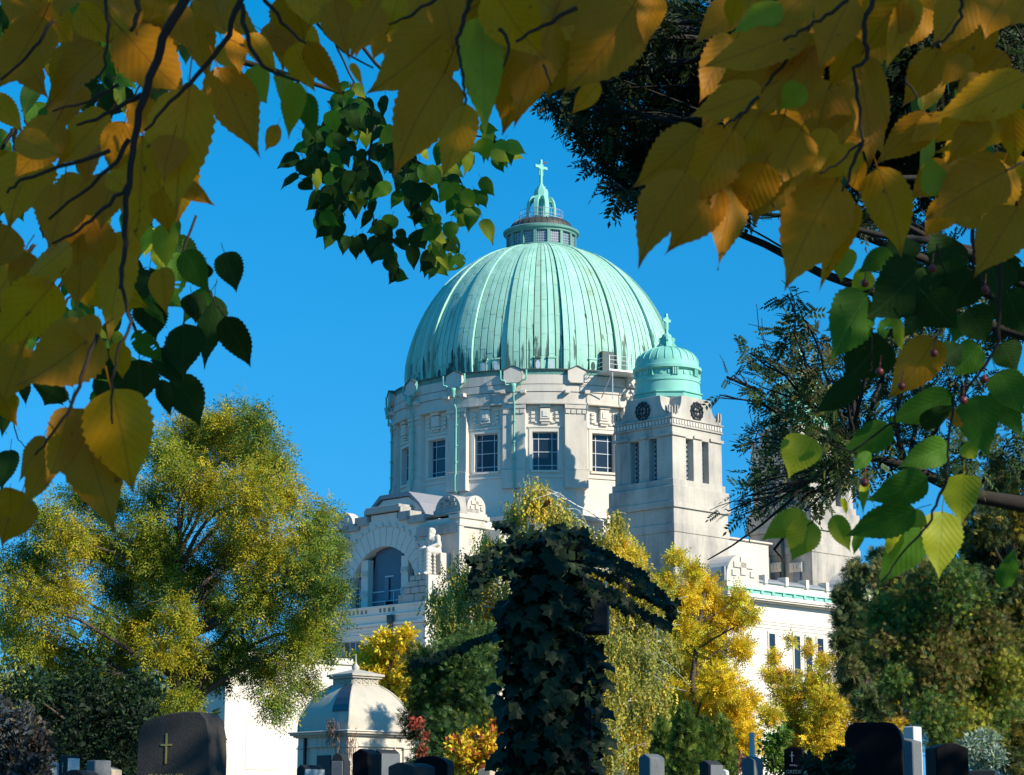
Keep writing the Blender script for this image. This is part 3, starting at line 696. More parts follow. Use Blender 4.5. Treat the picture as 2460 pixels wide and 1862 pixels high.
TY = -20.9; TX = 8.0
# put the near tower's corner on its traced pixel
xc, _ = FF(1616, 1100, TY-TW); T1x = xc+TW
Y1 = CH[1]+(T1x-TW)*e1[1]+(TY-TW)*e2[1]
tower(T1x, TY, Y1); tower(-T1x+1.2, TY+.02, Y1)
# arm between the towers
b = MB(); zar = ZA(1290, 172)
b.box(-TX+2.5, TX-2.5, -19.6, -9, 0, zar); b.box(-TX+2.5, TX-2.5, -20.1, -19.6, 0, zar-.6); part(b, 'entrance_arm', 'stucco')
b = MB(); b.box(-TX+3.3, TX-3.3, -20.6, -19.9, 0, ZA(1250, 165)); b.box(-TX+3.0, TX-3.0, -20.8, -19.8, ZA(1250, 165), ZA(1246, 165)); part(b, 'bell_wall', 'stone')
# ------------------------------------------------------------------ entrance block with copper eaves
FY = -28.0
xE, zE = FF(1748, 1407, FY); xE2 = -xE+.4
ze = lambda py: FF(1748, py, FY)[1]
b = MB(); ov = .75
b.box(xE+ov, xE2-ov, FY+ov, -18, 0, ze(1432)); 
eb = part(b, 'entrance_block', 'stucco')
c = MB(); c.box(xE, xE2, FY, -18, ze(1427), ze(1418)); c.box(xE+.1, xE2-.1, FY+.1, -18, ze(1431), ze(1427)+.001); c.box(xE+.35, xE2-.35, FY+.35, -18, ze(1434), ze(1431)+.001)
part(c, 'eaves_fascia', 'stucco')
c = MB(); c.box(xE+.06, xE2-.06, FY+.06, -18.1, ze(1418), ze(1409)); c.box(xE-.06, xE2+.06, FY-.06, -18.1, ze(1409), ze(1407)); part(c, 'copper_eaves', 'copper2')
for k in range(16):
    x = xE+.15+(xE2-xE-.3)*k/15; o = MB(); o.box(x-.16, x+.16, FY-.05, FY+.06, ze(1417.5), ze(1409.5)); part(o, 'eaves_bracket', 'copper2')
for k in range(4):
    y = FY+.7+k*1.2; o = MB(); o.box(xE-.05, xE+.06, y-.16, y+.16, ze(1417.5), ze(1409.5)); part(o, 'eaves_bracket', 'copper2')
ln2 = MB()
for px, py in ((1825, 1490), (1825, 1497), (1825, 1506)):
    z = FF(px, py, FY+ov)[1]; ln2.box(xE+ov-.05, xE2-ov+.05, FY+ov-.05, -19, z-.05, z+.05)
part(ln2, 'string_course', 'stucco')
for px0, px1, py in ((1846, 1860, 1522), (1906, 1920, 1528), (1934, 1948, 1531), (1962, 1976, 1534), (2030, 2045, 1543)):
    x0, z1 = FF(px0, py, FY+ov); x1, _ = FF(px1, py, FY+ov); o = MB(); zbm = z1-3.4
    o.box(x0-.14, x0, FY+ov-.07, FY+ov+.02, zbm, z1); o.box(x1, x1+.14, FY+ov-.07, FY+ov+.02, zbm, z1); o.box(x0-.14, x1+.14, FY+ov-.08, FY+ov+.02, z1, z1+.18); o.box(x0-.2, x1+.2, FY+ov-.12, FY+ov+.02, zbm-.15, zbm)
    f_ = part(o, 'slit_window', 'stone'); p = MB(); p.box(x0, x1, FY+ov-.02, FY+ov-.006, zbm, z1); part(p, 'pane', 'glass', f_)
z8 = FF(1895, 1720, FY+ov)[1]
o = MB(); x0 = FF(1850, 1690, FY+ov)[0]; o.box(x0, x0+1.6, FY+ov-.04, FY+ov+.02, z8, z8+1.5); o.box(x0-.1, x0+1.7, FY+ov-.25, FY+ov+.02, z8-.15, z8); part(o, 'low_niche', 'stone')
# roof parapet, acroteria, lunettes
pp = MB(); zp = ze(1407)
pp.box(xE+2.6, xE2-2.6, FY+1.1, FY+1.5, zp, zp+.75); pp.box(xE+2.3, xE2-2.3, FY+1.0, -20, zp-.02, zp+.3)
part(pp, 'roof_parapet', 'stucco')
for k in range(5):
    x = xE+3.4+k*2.55; o = MB(); o.prism([(FY+.95, zp+.75), (FY+1.0, zp+.9), (FY+1.6, zp+1.15), (FY+1.6, zp+.75)], x, x+2.1, lambda a, c_, d: Vector((d, a, c_))); part(o, 'parapet_coping', 'roof')
    o = MB(); o.box(x-.4, x-.04, FY+.9, FY+1.7, zp+.7, zp+1.35); part(o, 'parapet_block', 'stucco')
xa0 = FF(1746, 1400, FY+.4)[0]; xa1 = FF(1824, 1400, FY+.4)[0]; zat_ = FF(1785, 1332, FY+.4)[1]
acroterion((xa0+xa1)/2, FY+.4, xa1-xa0, zp, zat_, 2.2, 'y')
acroterion(-(xa0+xa1)/2+.4, FY+.4, xa1-xa0, zp, zat_, 2.2, 'y')
for k in range(4):
    o = MB(); o.box(xa0-.12, xa0+.02, FY+.5+.5*k, FY+.8+.5*k, zp+.05, zp+1.5-.3*k); part(o, 'acroterion_fin', 'grime')
o = MB(); o.prism([(1.5*math.cos(math.pi*k/12), 1.1*math.sin(math.pi*k/12)) for k in range(13)], xE+.6, xE+3, lambda a, c_, d: Vector((d, FY+4.6+a, zp+.3+c_))); o.box(xE+.5, xE+3, FY+2.9, FY+6.4, zp-.1, zp+.3); part(o, 'lunette_gable', 'stone')
# copper downpipe and lintel windows on the far tower's foot
xd, zd = FF(1880, 1250, -22.5); o = MB()
yy = LF(1880, 1340, -T1x+1.2-TW-.5)[0]; xx = -T1x+1.2-TW-.5
o.tube([(xx, yy, LF(1880, 1180, xx)[1]), (xx, yy, LF(1880, 1405, xx)[1])], .14, 8); part(o, 'downpipe', 'dcopper', smooth=True)
for px in (1868, 1916):
    y, z = LF(px, 1375, xx+.2); o = MB(); o.box(xx+.02, xx+.2, y-.36, y+.36, z-1.4, z); part(o, 'foot_window', 'glass2')
    o = MB(); o.box(xx-.06, xx+.2, y-.6, y+.6, z+.003, z+.75)
    for q in range(3): o.box(xx-.12, xx-.05, y-.5+.35*q, y-.25+.35*q, z+.25, z+.6)
    part(o, 'window_lintel', 'stone')
# access platform and stair from the dome's foot to the near tower
a = PH+R(27); m = bayM(a); zp_ = z_gut-.15; o = MB()
o.box(12.9, 15.0, -1.9, 1.5, zp_-.12, zp_, m)
stp = part(o, 'access_platform', 'galv')
o = MB()
for y in (-1.9, -1.05, -.2, .65, 1.5): o.tube([m@Vector((15, y, zp_)), m@Vector((15, y, zp_+1.1))], .035, 5)
for zz in (.4, .75, 1.1): o.tube([m@Vector((15, -1.9, zp_+zz)), m@Vector((15, 1.5, zp_+zz))], .03, 5); o.tube([m@Vector((13, -1.9, zp_+zz)), m@Vector((15, -1.9, zp_+zz))], .03, 5)
for y in (-1.5, 1.2): o.tube([m@Vector((14.9, y, zp_-.1)), m@Vector((13.0, y, zp_-2.0))], .05, 5); o.tube([m@Vector((14.8, y, zp_-.1)), m@Vector((14.8, y, zp_-2.4))], .04, 5)
part(o, 'platform_rail', 'galv', stp)
tr = MB()
for s in (0, .9):
    tr.tube([m@Vector((14.0+s, 1.5, zp_)), m@Vector((14.3+s, 4.4, zp_-3.0))], .06, 5); tr.tube([m@Vector((14.0+s, 1.5, zp_+1.1)), m@Vector((14.3+s, 4.4, zp_-1.9))], .035, 5)
part(tr, 'stair_stringer', 'galv', stp)
for k in range(11):
    o = MB(); f = k/11; o.box(14.0+.3*f, 14.9+.3*f, 1.5+2.9*f, 1.78+2.9*f, zp_-3.0*f-.28, zp_-3.0*f-.22, m); part(o, 'stair_tread', 'galv', stp)
# a dark door in the dome behind the platform
o = MB(); r0, zz = dome_prof(.05); o.box(r0-.2, r0+.42, -.8, .3, z_gut+.1, z_gut+2.0, bayM(a)); part(o, 'dome_hatch', 'dcopper')
# ------------------------------------------------------------------ low wing in front of the gable (white, sunlit long side)
yj, _ = LF(1003, 1600, LX); WX = FF(541, 1700, yj)[0]; zwg = FF(868, 1600, yj)[1]
b = MB(); b.box(WX, LX+.1, yj, hwL-.2, 0, zwg); b.box(WX-.15, LX+.1, yj-.15, hwL, zwg, zwg+.45); b.box(WX-.03, LX, yj-.06, yj, 0, 1.2)
b.box(WX-.10, WX+.5, yj-.10, yj+.5, 0, zwg-.002)
part(b, 'low_wing', 'stucco', bevel=.02)
x0, z0 = FF(590, 1770, yj); x1, _ = FF(665, 1780, yj); o = MB()
zA_, zB_ = FF(640, 1850, yj)[1], FF(640, 1725, yj)[1]
o.box(x0, x1, yj-.035, yj+.01, zA_, zB_); part(o, 'wall_panel', 'stucco', bevel=.01)
# ------------------------------------------------------------------ statue on the terrace (one continuous carved mesh)
def blob_mesh(name, blobs, tubes, voxel=.05, boxes=(), smooth_it=6):
    bm = bmesh.new()
    for (x, y, z, a, b, c) in blobs:
        r = bmesh.ops.create_icosphere(bm, subdivisions=2, radius=1)
        for v in r['verts']: v.co = Vector((v.co.x*a+x, v.co.y*b+y, v.co.z*c+z))
    for p0, p1, r0, r1 in tubes:
        p0, p1 = Vector(p0), Vector(p1)
        for k in range(7):
            t = k/6; r = bmesh.ops.create_icosphere(bm, subdivisions=2, radius=r0+(r1-r0)*t); bmesh.ops.translate(bm, verts=r['verts'], vec=p0.lerp(p1, t))
    for (x0, x1, y0, y1, z0, z1) in boxes:
        r = bmesh.ops.create_cube(bm, size=1)
        for v in r['verts']: v.co = Vector(((x0+x1)/2+v.co.x*(x1-x0), (y0+y1)/2+v.co.y*(y1-y0), (z0+z1)/2+v.co.z*(z1-z0)))
    me = bpy.data.meshes.new(name); bm.to_mesh(me); bm.free()
    o = bpy.data.objects.new(name, me); COL.objects.link(o)
    m = o.modifiers.new('r', 'REMESH'); m.mode = 'VOXEL'; m.voxel_size = voxel
    s = o.modifiers.new('s', 'SMOOTH'); s.iterations = smooth_it; s.factor = .5
    dg = bpy.context.evaluated_depsgraph_get(); me2 = bpy.data.meshes.new_from_object(o.evaluated_get(dg))
    bpy.data.objects.remove(o); me2.name = name
    me2.polygons.foreach_set('use_smooth', [True]*len(me2.polygons)); return me2
sx, sy = LX+1.25, yP0+.42; szb = PLZ-.03
blobs = [(.1, 0, 1.95, .5, .55, .42), (.05, 0, 2.35, .42, .52, .5), (-.02, 0, 2.72, .40, .55, .40), (-.20, 0, 3.42, .25, .22, .30), (-.06, 0, 3.38, .25, .25, .32), (-.10, 0, 3.08, .2, .2, .2),
         (-.36, 0, 3.08, .15, .17, .26), (-.40, 0, 2.86, .12, .14, .22), (-.455, 0, 3.40, .05, .05, .08), (-.42, .09, 3.47, .05, .05, .04), (-.42, -.09, 3.47, .05, .05, .04), (-.34, 0, 3.58, .14, .18, .08),
         (.28, 0, 2.3, .28, .6, .7), (.3, 0, 1.6, .3, .6, .9), (-1.0, .30, .08, .32, .15, .12), (-1.0, -.28, .08, .32, .15, .12)]
tubes = [((0, .5, 2.92), (-.1, .66, 2.36), .23, .19), ((-.1, .66, 2.36), (-.78, .32, 2.08), .17, .12), ((0, -.5, 2.92), (-.08, -.66, 2.36), .23, .19), ((-.08, -.66, 2.36), (-.72, -.30, 2.10), .17, .12),
         ((0, .28, 1.85), (-.86, .32, 1.86), .36, .29), ((0, -.28, 1.85), (-.86, -.30, 1.86), .36, .29), ((-.86, .32, 1.8), (-.84, .32, .15), .27, .25), ((-.86, -.30, 1.8), (-.84, -.28, .15), .27, .25),
         ((-.75, 0, 1.7), (-.72, 0, .1), .22, .30), ((-1.05, .12, 1.75), (-1.02, .14, .2), .07, .09), ((-1.06, -.14, 1.75), (-1.03, -.12, .2), .07, .09), ((-.75, -.52, 1.75), (-.7, -.50, .12), .09, .12), ((-.35, -.50, 1.75), (-.35, -.52, .1), .12, .15), ((-.35, .50, 1.75), (-.35, .52, .1), .12, .15),
         ((-.9, .6, 2.0), (-.95, .75, .9), .10, .16), ((-.95, .75, .9), (-1.0, .7, .2), .16, .20)]
hand = []
for s in (.32, -.30):
    for k in range(4): tubes.append(((-.80, s-.07+.045*k, 2.10), (-.99+.02*abs(k-1.5), s-.09+.055*k, 2.05), .035, .028))
    tubes.append(((-.78, s-.10, 2.10), (-.88, s-.16*(1 if s > 0 else -1), 2.10), .038, .03))
sm_ = blob_mesh('seated_statue', blobs, tubes, .05, [(-1.12, -.5, -.5, .55, 1.98, 2.05)], 4)
statue = link('seated_statue', sm_, None, M['stone'])
wpos = Matrix.Translation((CH[0], CH[1], 0))@Matrix.Rotation(CHA, 4, 'Z')@Vector((sx, sy, szb))
statue.location = wpos; statue.rotation_euler = (0, 0, CHA)
tag(statue, 'seated stone statue of a bearded robed figure on the terrace plinth', 'statue')
o = MB(); o.box(sx+.1, sx+1.25, sy-.72, sy+.55, szb+.0, szb+1.75); part(o, 'statue_seat', 'stone', bevel=.02)
# ------------------------------------------------------------------ mausoleum
MY = 100.0; MANG = R(42.7); mh = 1.84
cpt = W(837, 1765, MY); mz = lambda py: ZA(py, MY)
mc = Vector((cpt.x, MY, 0))+Matrix.Rotation(MANG, 3, 'Z')@Vector((mh, mh, 0))
mau = empty('mausoleum', (mc.x, mc.y, 0), MANG)
tag(mau, 'small stone mausoleum with a curved lead roof behind the gravestones', 'mausoleum')
M['mstone'] = mat_stone('mausoleum_stone', (.60, .54, .45), (.16, .15, .13), .9, 2.2)
M['lead'] = mat_stone('lead_roof', (.46, .42, .34), (.20, .21, .20), .9, 1.6, .55, .15)
M['lead_dark'] = simple('dark_blue_roof_patch', (.05, .065, .09), .4)
b = MB(); zc0, zc1 = mz(1766), mz(1752)
b.box(-mh+.1, mh-.1, -mh+.1, mh-.1, 0, zc0-.1)
part(b, 'wall', 'mstone', mau)
for sx_ in (-1, 1):
    for sy_ in (-1, 1):
        o = MB(); o.box(sx_*(mh-.24)-.24, sx_*(mh-.24)+.24, sy_*(mh-.24)-.24, sy_*(mh-.24)+.24, 0, mz(1795)); o.box(sx_*(mh-.24)-.29, sx_*(mh-.24)+.29, sy_*(mh-.24)-.29, sy_*(mh-.24)+.29, mz(1795), mz(1792)); part(o, 'pilaster', 'mstone', mau, bevel=.015)
b = MB(); b.box(-mh, mh, -mh, mh, mz(1792)+.001, mz(1786)); b.box(-mh+.02, mh-.02, -mh+.02, mh-.02, mz(1786), mz(1768)); b.box(-mh-.07, mh+.07, -mh-.07, mh+.07, mz(1768), mz(1766))
part(b, 'frieze', 'mstone', mau, bevel=.01)
b = MB(); b.box(-mh-.16, mh+.16, -mh-.16, mh+.16, mz(1766), mz(1762)); b.box(-mh-.27, mh+.27, -mh-.27, mh+.27, mz(1762), mz(1757)); b.box(-mh-.33, mh+.33, -mh-.33, mh+.33, mz(1757), mz(1753)); part(b, 'cornice', 'mstone', mau, bevel=.03)
pf = [(0, 1.0), (.12, .998), (.24, .985), (.40, .94), (.55, .87), (.70, .77), (.82, .66), (.92, .54), (1, .42)]
zd0, zd1 = mz(1753), mz(1639)
for s in range(4):
    r_ = MB(); rm = Matrix.Rotation(s*math.pi/2, 4, 'Z'); vs = []; hh = mh-.02
    for t, q in pf:
        z = zd0+(zd1-zd0)*t; n = 6
        for k in range(n+1): vs.append(rm@Vector((-hh*q+2*hh*q*k/n, -hh*q, z)))
    fs = [(j*7+k, j*7+k+1, (j+1)*7+k+1, (j+1)*7+k) for j in range(len(pf)-1) for k in range(6)]
    r_.add(vs, fs); part(r_, 'roof_face', 'lead', mau, smooth=True)
    e = MB(); e.tube([rm@Vector((-hh*q, -hh*q, zd0+(zd1-zd0)*t)) for t, q in pf], .05, 6); part(e, 'hip_roll', 'lead', mau, smooth=True)
# dark blue strip over part of the left roof face
e = MB(); rm = Matrix.Rotation(-math.pi/2, 4, 'Z'); vs = []
for t, q in pf[3:]:
    z = zd0+(zd1-zd0)*t
    for k in range(3): vs.append(rm@Vector((mh*q*(.30+.34*k), -mh*q-.025, z+.02)))
e.add(vs, [(j*3+k, j*3+k+1, (j+1)*3+k+1, (j+1)*3+k) for j in range(len(pf)-4) for k in range(2)]); part(e, 'dark_roof_patch', 'lead_dark', mau)
ch = mh*.40
b = MB(); b.box(-ch, ch, -ch, ch, zd1-.15, mz(1622)); b.box(-ch-.06, ch+.06, -ch-.06, ch+.06, zd1-.02, zd1+.05); b.box(-ch-.13, ch+.13, -ch-.13, ch+.13, mz(1622), mz(1617)); b.box(-ch-.21, ch+.21, -ch-.21, ch+.21, mz(1617), mz(1611))
cupm = part(b, 'roof_cupola', 'lead', mau, bevel=.015)
for s in (0, -1):
    rm = Matrix.Rotation(s*math.pi/2, 4, 'Z')
    for k in range(3):
        c_ = -ch+2*ch*(k+.5)/3; w = ch/3*.72; z0, z1 = mz(1635), mz(1624); o = MB()
        o.tube([rm@Vector((c_-w, -ch-.01, z0)), rm@Vector((c_+w, -ch-.01, z1))], .035, 5); o.tube([rm@Vector((c_+w, -ch-.012, z0)), rm@Vector((c_-w, -ch-.012, z1))], .035, 5)
        for q in (-w, w): o.tube([rm@Vector((c_+q, -ch-.008, z0)), rm@Vector((c_+q, -ch-.008, z1))], .03, 5)
        part(o, 'cross_panel', 'lead', cupm)
b = MB(); b.add([(-ch-.15, -ch-.15, mz(1611)), (ch+.15, -ch-.15, mz(1611)), (ch+.15, ch+.15, mz(1611)), (-ch-.15, ch+.15, mz(1611)), (0, 0, mz(1596))], [(0, 1, 4), (1, 2, 4), (2, 3, 4), (3, 0, 4)]); part(b, 'cupola_roof', 'lead', cupm)
b = MB(); b.lathe([(.16, mz(1600)), (.18, mz(1592)), (.06, mz(1584)), (.03, mz(1578)), (.015, mz(1560)), (.001, mz(1559))], 8); part(b, 'finial', 'lead', cupm, smooth=True)
b = MB(); b.box(-mh+.04, -mh+.101, -.5, .45, 0, mz(1812)); part(b, 'door', 'iron', mau)
b = MB(); b.box(mh-1.0, mh-.95, -mh+.02, -mh+.12, 0, mz(1790)); part(b, 'panel_joint', 'mstone', mau)
b = MB(); b.box(-mh-.12, -mh, mh-.7, mh-.6, 0, mz(1768)); part(b, 'downpipe', 'iron', mau)
# dry creeper hanging on the mausoleum corner
t_ = NT('dry_creeper'); t_.principled(t_.mix(t_.noise(t_.co(), 8), (.16, .08, .05), (.30, .19, .12)), .9); M['dry'] = t_.m
dv = MB(); R0 = random.Random(5)
mw = Matrix.Translation(mau.location)@Matrix.Rotation(MANG, 4, 'Z')
for k in range(110):
    face = R0.random() < .55; u = R0.random()**1.6*1.0; z = mz(1755)-R0.random()**1.3*2.2
    if R0.random() < .35: z = mz(1750)+R0.uniform(-.2, .5); u = R0.uniform(.3, 1.1); face = True
    p = Vector((-mh-.28 if z > mz(1768) else -mh-.05, -mh+u, z)) if face else Vector((-mh+u*.7, -mh-.28 if z > mz(1768) else -mh-.05, z))
    pts = [p]
    for q in range(7):
        p = p+Vector((R0.uniform(-.06, .04), R0.uniform(-.12, .12) if face else R0.uniform(-.03, .02), R0.uniform(-.22, .08))); pts.append(p)
    dv.tube([mw@a for a in pts], .012, 3)
tag(dv.build('dry_creeper', M['dry']), 'dry brown creeper hanging over the mausoleum cornice corner', 'creeper')
# ------------------------------------------------------------------ gravestones
def granite(name, col, rough=.35, var=.35, scale=60):
    t = NT(name); n = t.noise(t.co(), scale, 3, .7); n2 = t.noise(t.co(), 3, 4)
    c = t.mix(n, tuple(x*(1-var) for x in col), tuple(min(1, x*(1+var)) for x in col)); c = t.mix(t.ramp(n2, [(.5, (0, 0, 0)), (.75, (.5, .5, .5))]), c, tuple(x*.6+.01 for x in col))
    t.principled(c, rough, 0, t.bump(n2, .15, .02), .06); return t.m
M['black'] = granite('black_granite', (.006, .006, .007), .55)
M['grey'] = granite('grey_granite', (.13, .145, .16), .6)
M['pale'] = granite('pale_granite', (.50, .52, .50), .6, .2)
M['mid'] = granite('dark_grey_granite', (.03, .034, .038), .6)
M['rough'] = mat_stone('rough_dark_stone', (.05, .046, .042), (.014, .014, .014), .8, 6, .9, .9)
M['tan'] = granite('tan_stone', (.45, .36, .26), .7, .2)
M['gold'] = simple('gold_lettering', (.50, .36, .10), .35, .6, .2)
M['whitep'] = simple('white_inlay', (.6, .6, .58), .6)
def text_mesh(s, size, depth=.004):
    c = bpy.data.curves.new('t', 'FONT'); c.body = s; c.size = size; c.extrude = depth; c.align_x = 'CENTER'; c.resolution_u = 3
    o = bpy.data.objects.new('t', c); COL.objects.link(o); dg = bpy.context.evaluated_depsgraph_get()
    me = bpy.data.meshes.new_from_object(o.evaluated_get(dg)); bpy.data.objects.remove(o); bpy.data.curves.remove(c); return me
def top_poly(style, w, z0, z1):
    h = w/2; H = z1-z0
    if style == 'gable': return [(-h, z0), (h, z0), (h, z1-w*.30), (0, z1), (-h, z1-w*.30)]
    if style == 'low': return [(-h, z0), (h, z0), (h, z1-w*.13), (w*.12, z1), (-w*.12, z1), (-h, z1-w*.13)]
    if style == 'round': return [(-h, z0), (h, z0)]+[(h*math.cos(math.pi*k/12), z1-h*.55+h*.55*math.sin(math.pi*k/12)) for k in range(13)]
    if style == 'arch': return [(-h, z0), (h, z0), (h, z1-h*.9), (h*.78, z1-h*.9)]+[(h*.78*math.cos(math.pi*k/10), z1-h*.8+h*.8*math.sin(math.pi*k/10)) for k in range(11)]+[(-h*.78, z1-h*.9), (-h, z1-h*.9)]
    if style == 'slant': return [(-h, z0), (h, z0), (h, z1-w*.25), (-h, z1)]
    if style == 'shoulder': return [(-h, z0), (h, z0), (h, z1-w*.30), (h*.93, z1-w*.16), (h*.72, z1-w*.02), (h*.5, z1), (-h*.62, z1), (-h*.82, z1-w*.05), (-h*.97, z1-w*.17), (-h, z1-w*.24)]
    if style == 'boulder': return [(-h, z0), (h, z0), (h*1.0, z1-w*.55), (h*.97, z1-w*.30), (h*.88, z1-w*.10), (h*.70, z1-.01*w), (h*.30, z1), (-h*.2, z1-w*.03), (-h*.62, z1-w*.08), (-h*.84, z1-w*.13), (-h*.98, z1-w*.24), (-h*1.0, z1-w*.5)]
    return [(-h, z0), (h, z0), (h, z1), (-h, z1)]
def grave(name, label, px0, px1, py, Y, style, mat, yaw=-28, d=.2, cross=None, text=None, side=None, frame=None, roof=None, group='gravestones along the cemetery row'):
    s = 1/PXM(Y, 1.5); tot = (px1-px0)*s; ya = R(yaw); w = max(.12, (tot-d*abs(math.sin(ya)))/math.cos(ya)); zt = ZA(py, Y)
    cxp = ((px0+px1)/2-CX)/FPX*(Y*ct+(zt-EYE)*st)
    e = empty(name, (cxp, Y, 0), ya); tag(e, label, 'gravestone', group)
    b = MB(); b.prism(top_poly(style, w, .24, zt), -d/2, d/2, lambda a, c, q: Vector((a, q, c))); o = b.build('slab', M[mat], e, bevel=.008)
    b = MB(); b.box(-w/2-.09, w/2+.09, -d/2-.08, d/2+.08, 0, .12); b.box(-w/2-.04, w/2+.04, -d/2-.04, d/2+.04, .12, .24); b.build('plinth', M['mid' if mat == 'black' else mat], e, bevel=.01)
    y = -d/2
    if cross:
        u, zc, hh, m_ = cross; zc = zt-zc; cw = hh*.03
        b = MB(); b.box(u-cw, u+cw, y-.006, y+.002, zc-hh*.62, zc+hh*.38); b.box(u-hh*.2, u-cw, y-.0055, y+.002, zc+hh*.0-cw, zc+cw); b.box(u+cw, u+hh*.2, y-.0055, y+.002, zc-cw, zc+cw); b.build('inlaid_cross', M[m_], e)
    for (u, dz, size, body, m_) in (text or ()):
        me = text_mesh(body, size); t = link('lettering', me, e, M[m_]); t.location = (u, y-.003, zt-dz); t.rotation_euler = (math.pi/2, 0, 0)
    if side:
        b = MB(); b.box(w/2+.001, w/2+.012, -d/2+.006, d/2-.006, .25, zt-w*(.30 if style == 'gable' else .25 if style in ('slant', 'arch') else .14)-.01); b.build('lit_side_face', M[side], e)  # paler right flank: sunlight put into the stone's colour
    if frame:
        b = MB(); b.box(-w*.40, w*.40, y-.012, y+.002, .4, zt-w*.52); b.build('inset_panel', M[frame], e, bevel=.004)
    return e
G = grave
G('boulder_gravestone', 'tall dark rough-hewn gravestone with a thin gold cross', 335, 546, 1712, 18, 'boulder', 'rough', -16, .34, (-.06, .26, .235, 'gold'), [(-.06, .545, .088, 'FAMILIE', 'gold')])
G('gravestone', 'thin pale slab standing beside the dry hedge bush', 113, 131, 1832, 21, 'flat', 'pale', -50, .12)
G('gravestone', 'slim dark upright gravestone with a cross and an edge coloured pale as if sunlit', 152, 182, 1815, 21, 'flat', 'mid', -42, .14, (0, .10, .1, 'tan'), side='pale')
G('gravestone', 'low round-topped gravestone left of the rough-hewn stone', 152, 238, 1850, 17, 'round', 'mid', -25, .2)
G('gravestone', 'flat-topped blue grey gravestone next to the round-topped one', 218, 258, 1827, 19, 'flat', 'grey', -42, .17)
G('gravestone', 'slanted pinkish gravestone beside the blue grey one', 256, 286, 1842, 20, 'slant', 'tan', -40, .12)
G('gravestone', 'small gabled gravestone with a face coloured pale as if sunlit before the mausoleum', 721, 770, 1837, 22, 'gable', 'mid', -45, .25, side='pale')
G('gravestone', 'arched grey stele with an inset panel in front of the mausoleum', 795, 842, 1810, 24, 'arch', 'mid', -20, .16, frame='grey')
G('gravestone', 'black pointed gravestone before the mausoleum corner', 848, 914, 1799, 20, 'gable', 'black', -20, .28)
G('gravestone', 'dark gabled gravestone with a flank coloured grey as if sunlit beside the black pointed one', 903, 953, 1800, 23, 'gable', 'mid', -45, .26, side='grey')
G('gravestone', 'low mossy dark gravestone with a broad roof-shaped top', 933, 1046, 1833, 16, 'low', 'rough', -30, .3)
G('gravestone', 'broad black round-topped gravestone near the ivy', 990, 1092, 1817, 18, 'round', 'black', -15, .2)
G('gravestone', 'low tan sandstone marker beside the ivy', 1148, 1196, 1846, 26, 'low', 'tan', -25, .2)
G('gravestone', 'dark grey gravestone with a white cross beside the ivy', 1414, 1447, 1797, 24, 'flat', 'grey', -10, .12, (0, .1, .12, 'whitep'))
G('gravestone', 'blue grey gabled gravestone right of the ivy', 1534, 1596, 1810, 18, 'gable', 'grey', -38, .2)
G('gravestone', 'dark slanted gravestone with an edge coloured pale as if sunlit below the cypresses', 1686, 1728, 1826, 21, 'gable', 'mid', -42, .2, side='grey')
G('gravestone', 'black polished gravestone lettered under a small cross', 1880, 1937, 1795, 16, 'low', 'black', -14, .15, (-.01, .06, .07, 'whitep'), [(0, .134, .016, 'FAMILIE', 'whitep'), (0, .185, .036, 'GREDE', 'tan')], side='tan')
G('gravestone', 'massive black gravestone with chamfered shoulders by the conifer', 2024, 2176, 1737, 15, 'shoulder', 'black', -14, .22)
G('gravestone', 'tall pale pillar gravestone behind the massive black one', 2168, 2216, 1746, 24, 'flat', 'pale', -35, .2)
G('gravestone', 'light grey slanted gravestone beside the massive black one', 2172, 2204, 1773, 19, 'slant', 'grey', -40, .15)
G('gravestone', 'dark gravestone with a bluish left edge under the conifer', 2224, 2322, 1787, 17, 'low', 'black', 14, .2)
G('gravestone', 'low dark kerb gravestone under the conifer', 2308, 2402, 1851, 18, 'flat', 'mid', -18, .2)
G('gravestone', 'tiny white marker below the cypresses', 1729, 1742, 1848, 24, 'round', 'pale', -20, .1)
# obelisk
ob = empty('obelisk_gravestone', (W(1807, 1816, 20).x, 20, 0), R(-35)); tag(ob, 'grey gravestone carrying a slender white obelisk', 'gravestone', 'gravestones along the cemetery row')
z1, z2 = ZA(1816, 20), ZA(1760, 20); b = MB(); b.prism(top_poly('gable', .13, .2, z1), -.08, .08, lambda a, c, q: Vector((a, q, c))); b.build('slab', M['grey'], ob, bevel=.006)
b = MB(); b.box(-.12, .12, -.12, .12, 0, .2); b.build('plinth', M['grey'], ob)
b = MB(); b.box(-.018, .018, -.018, .018, z1-.05, z2); b.build('spire', M['pale'], ob)
# carved pale ornament stone behind it
blobs = [(0, 0, .8, .14, .1, .8)]+[(random.uniform(-.14, .14), random.uniform(-.08, .08), random.uniform(.9, 1.85), .07, .07, .07) for _ in range(26)]
cs_ = link('carved_gravestone', blob_mesh('carved_gravestone', blobs, [], .02, (), 1), None, M['pale']); cs_.location = (W(1838, 1840, 23).x, 23, .1)
tag(cs_, 'pale carved gravestone with leafy ornament beside the obelisk', 'gravestone', 'gravestones along the cemetery row')
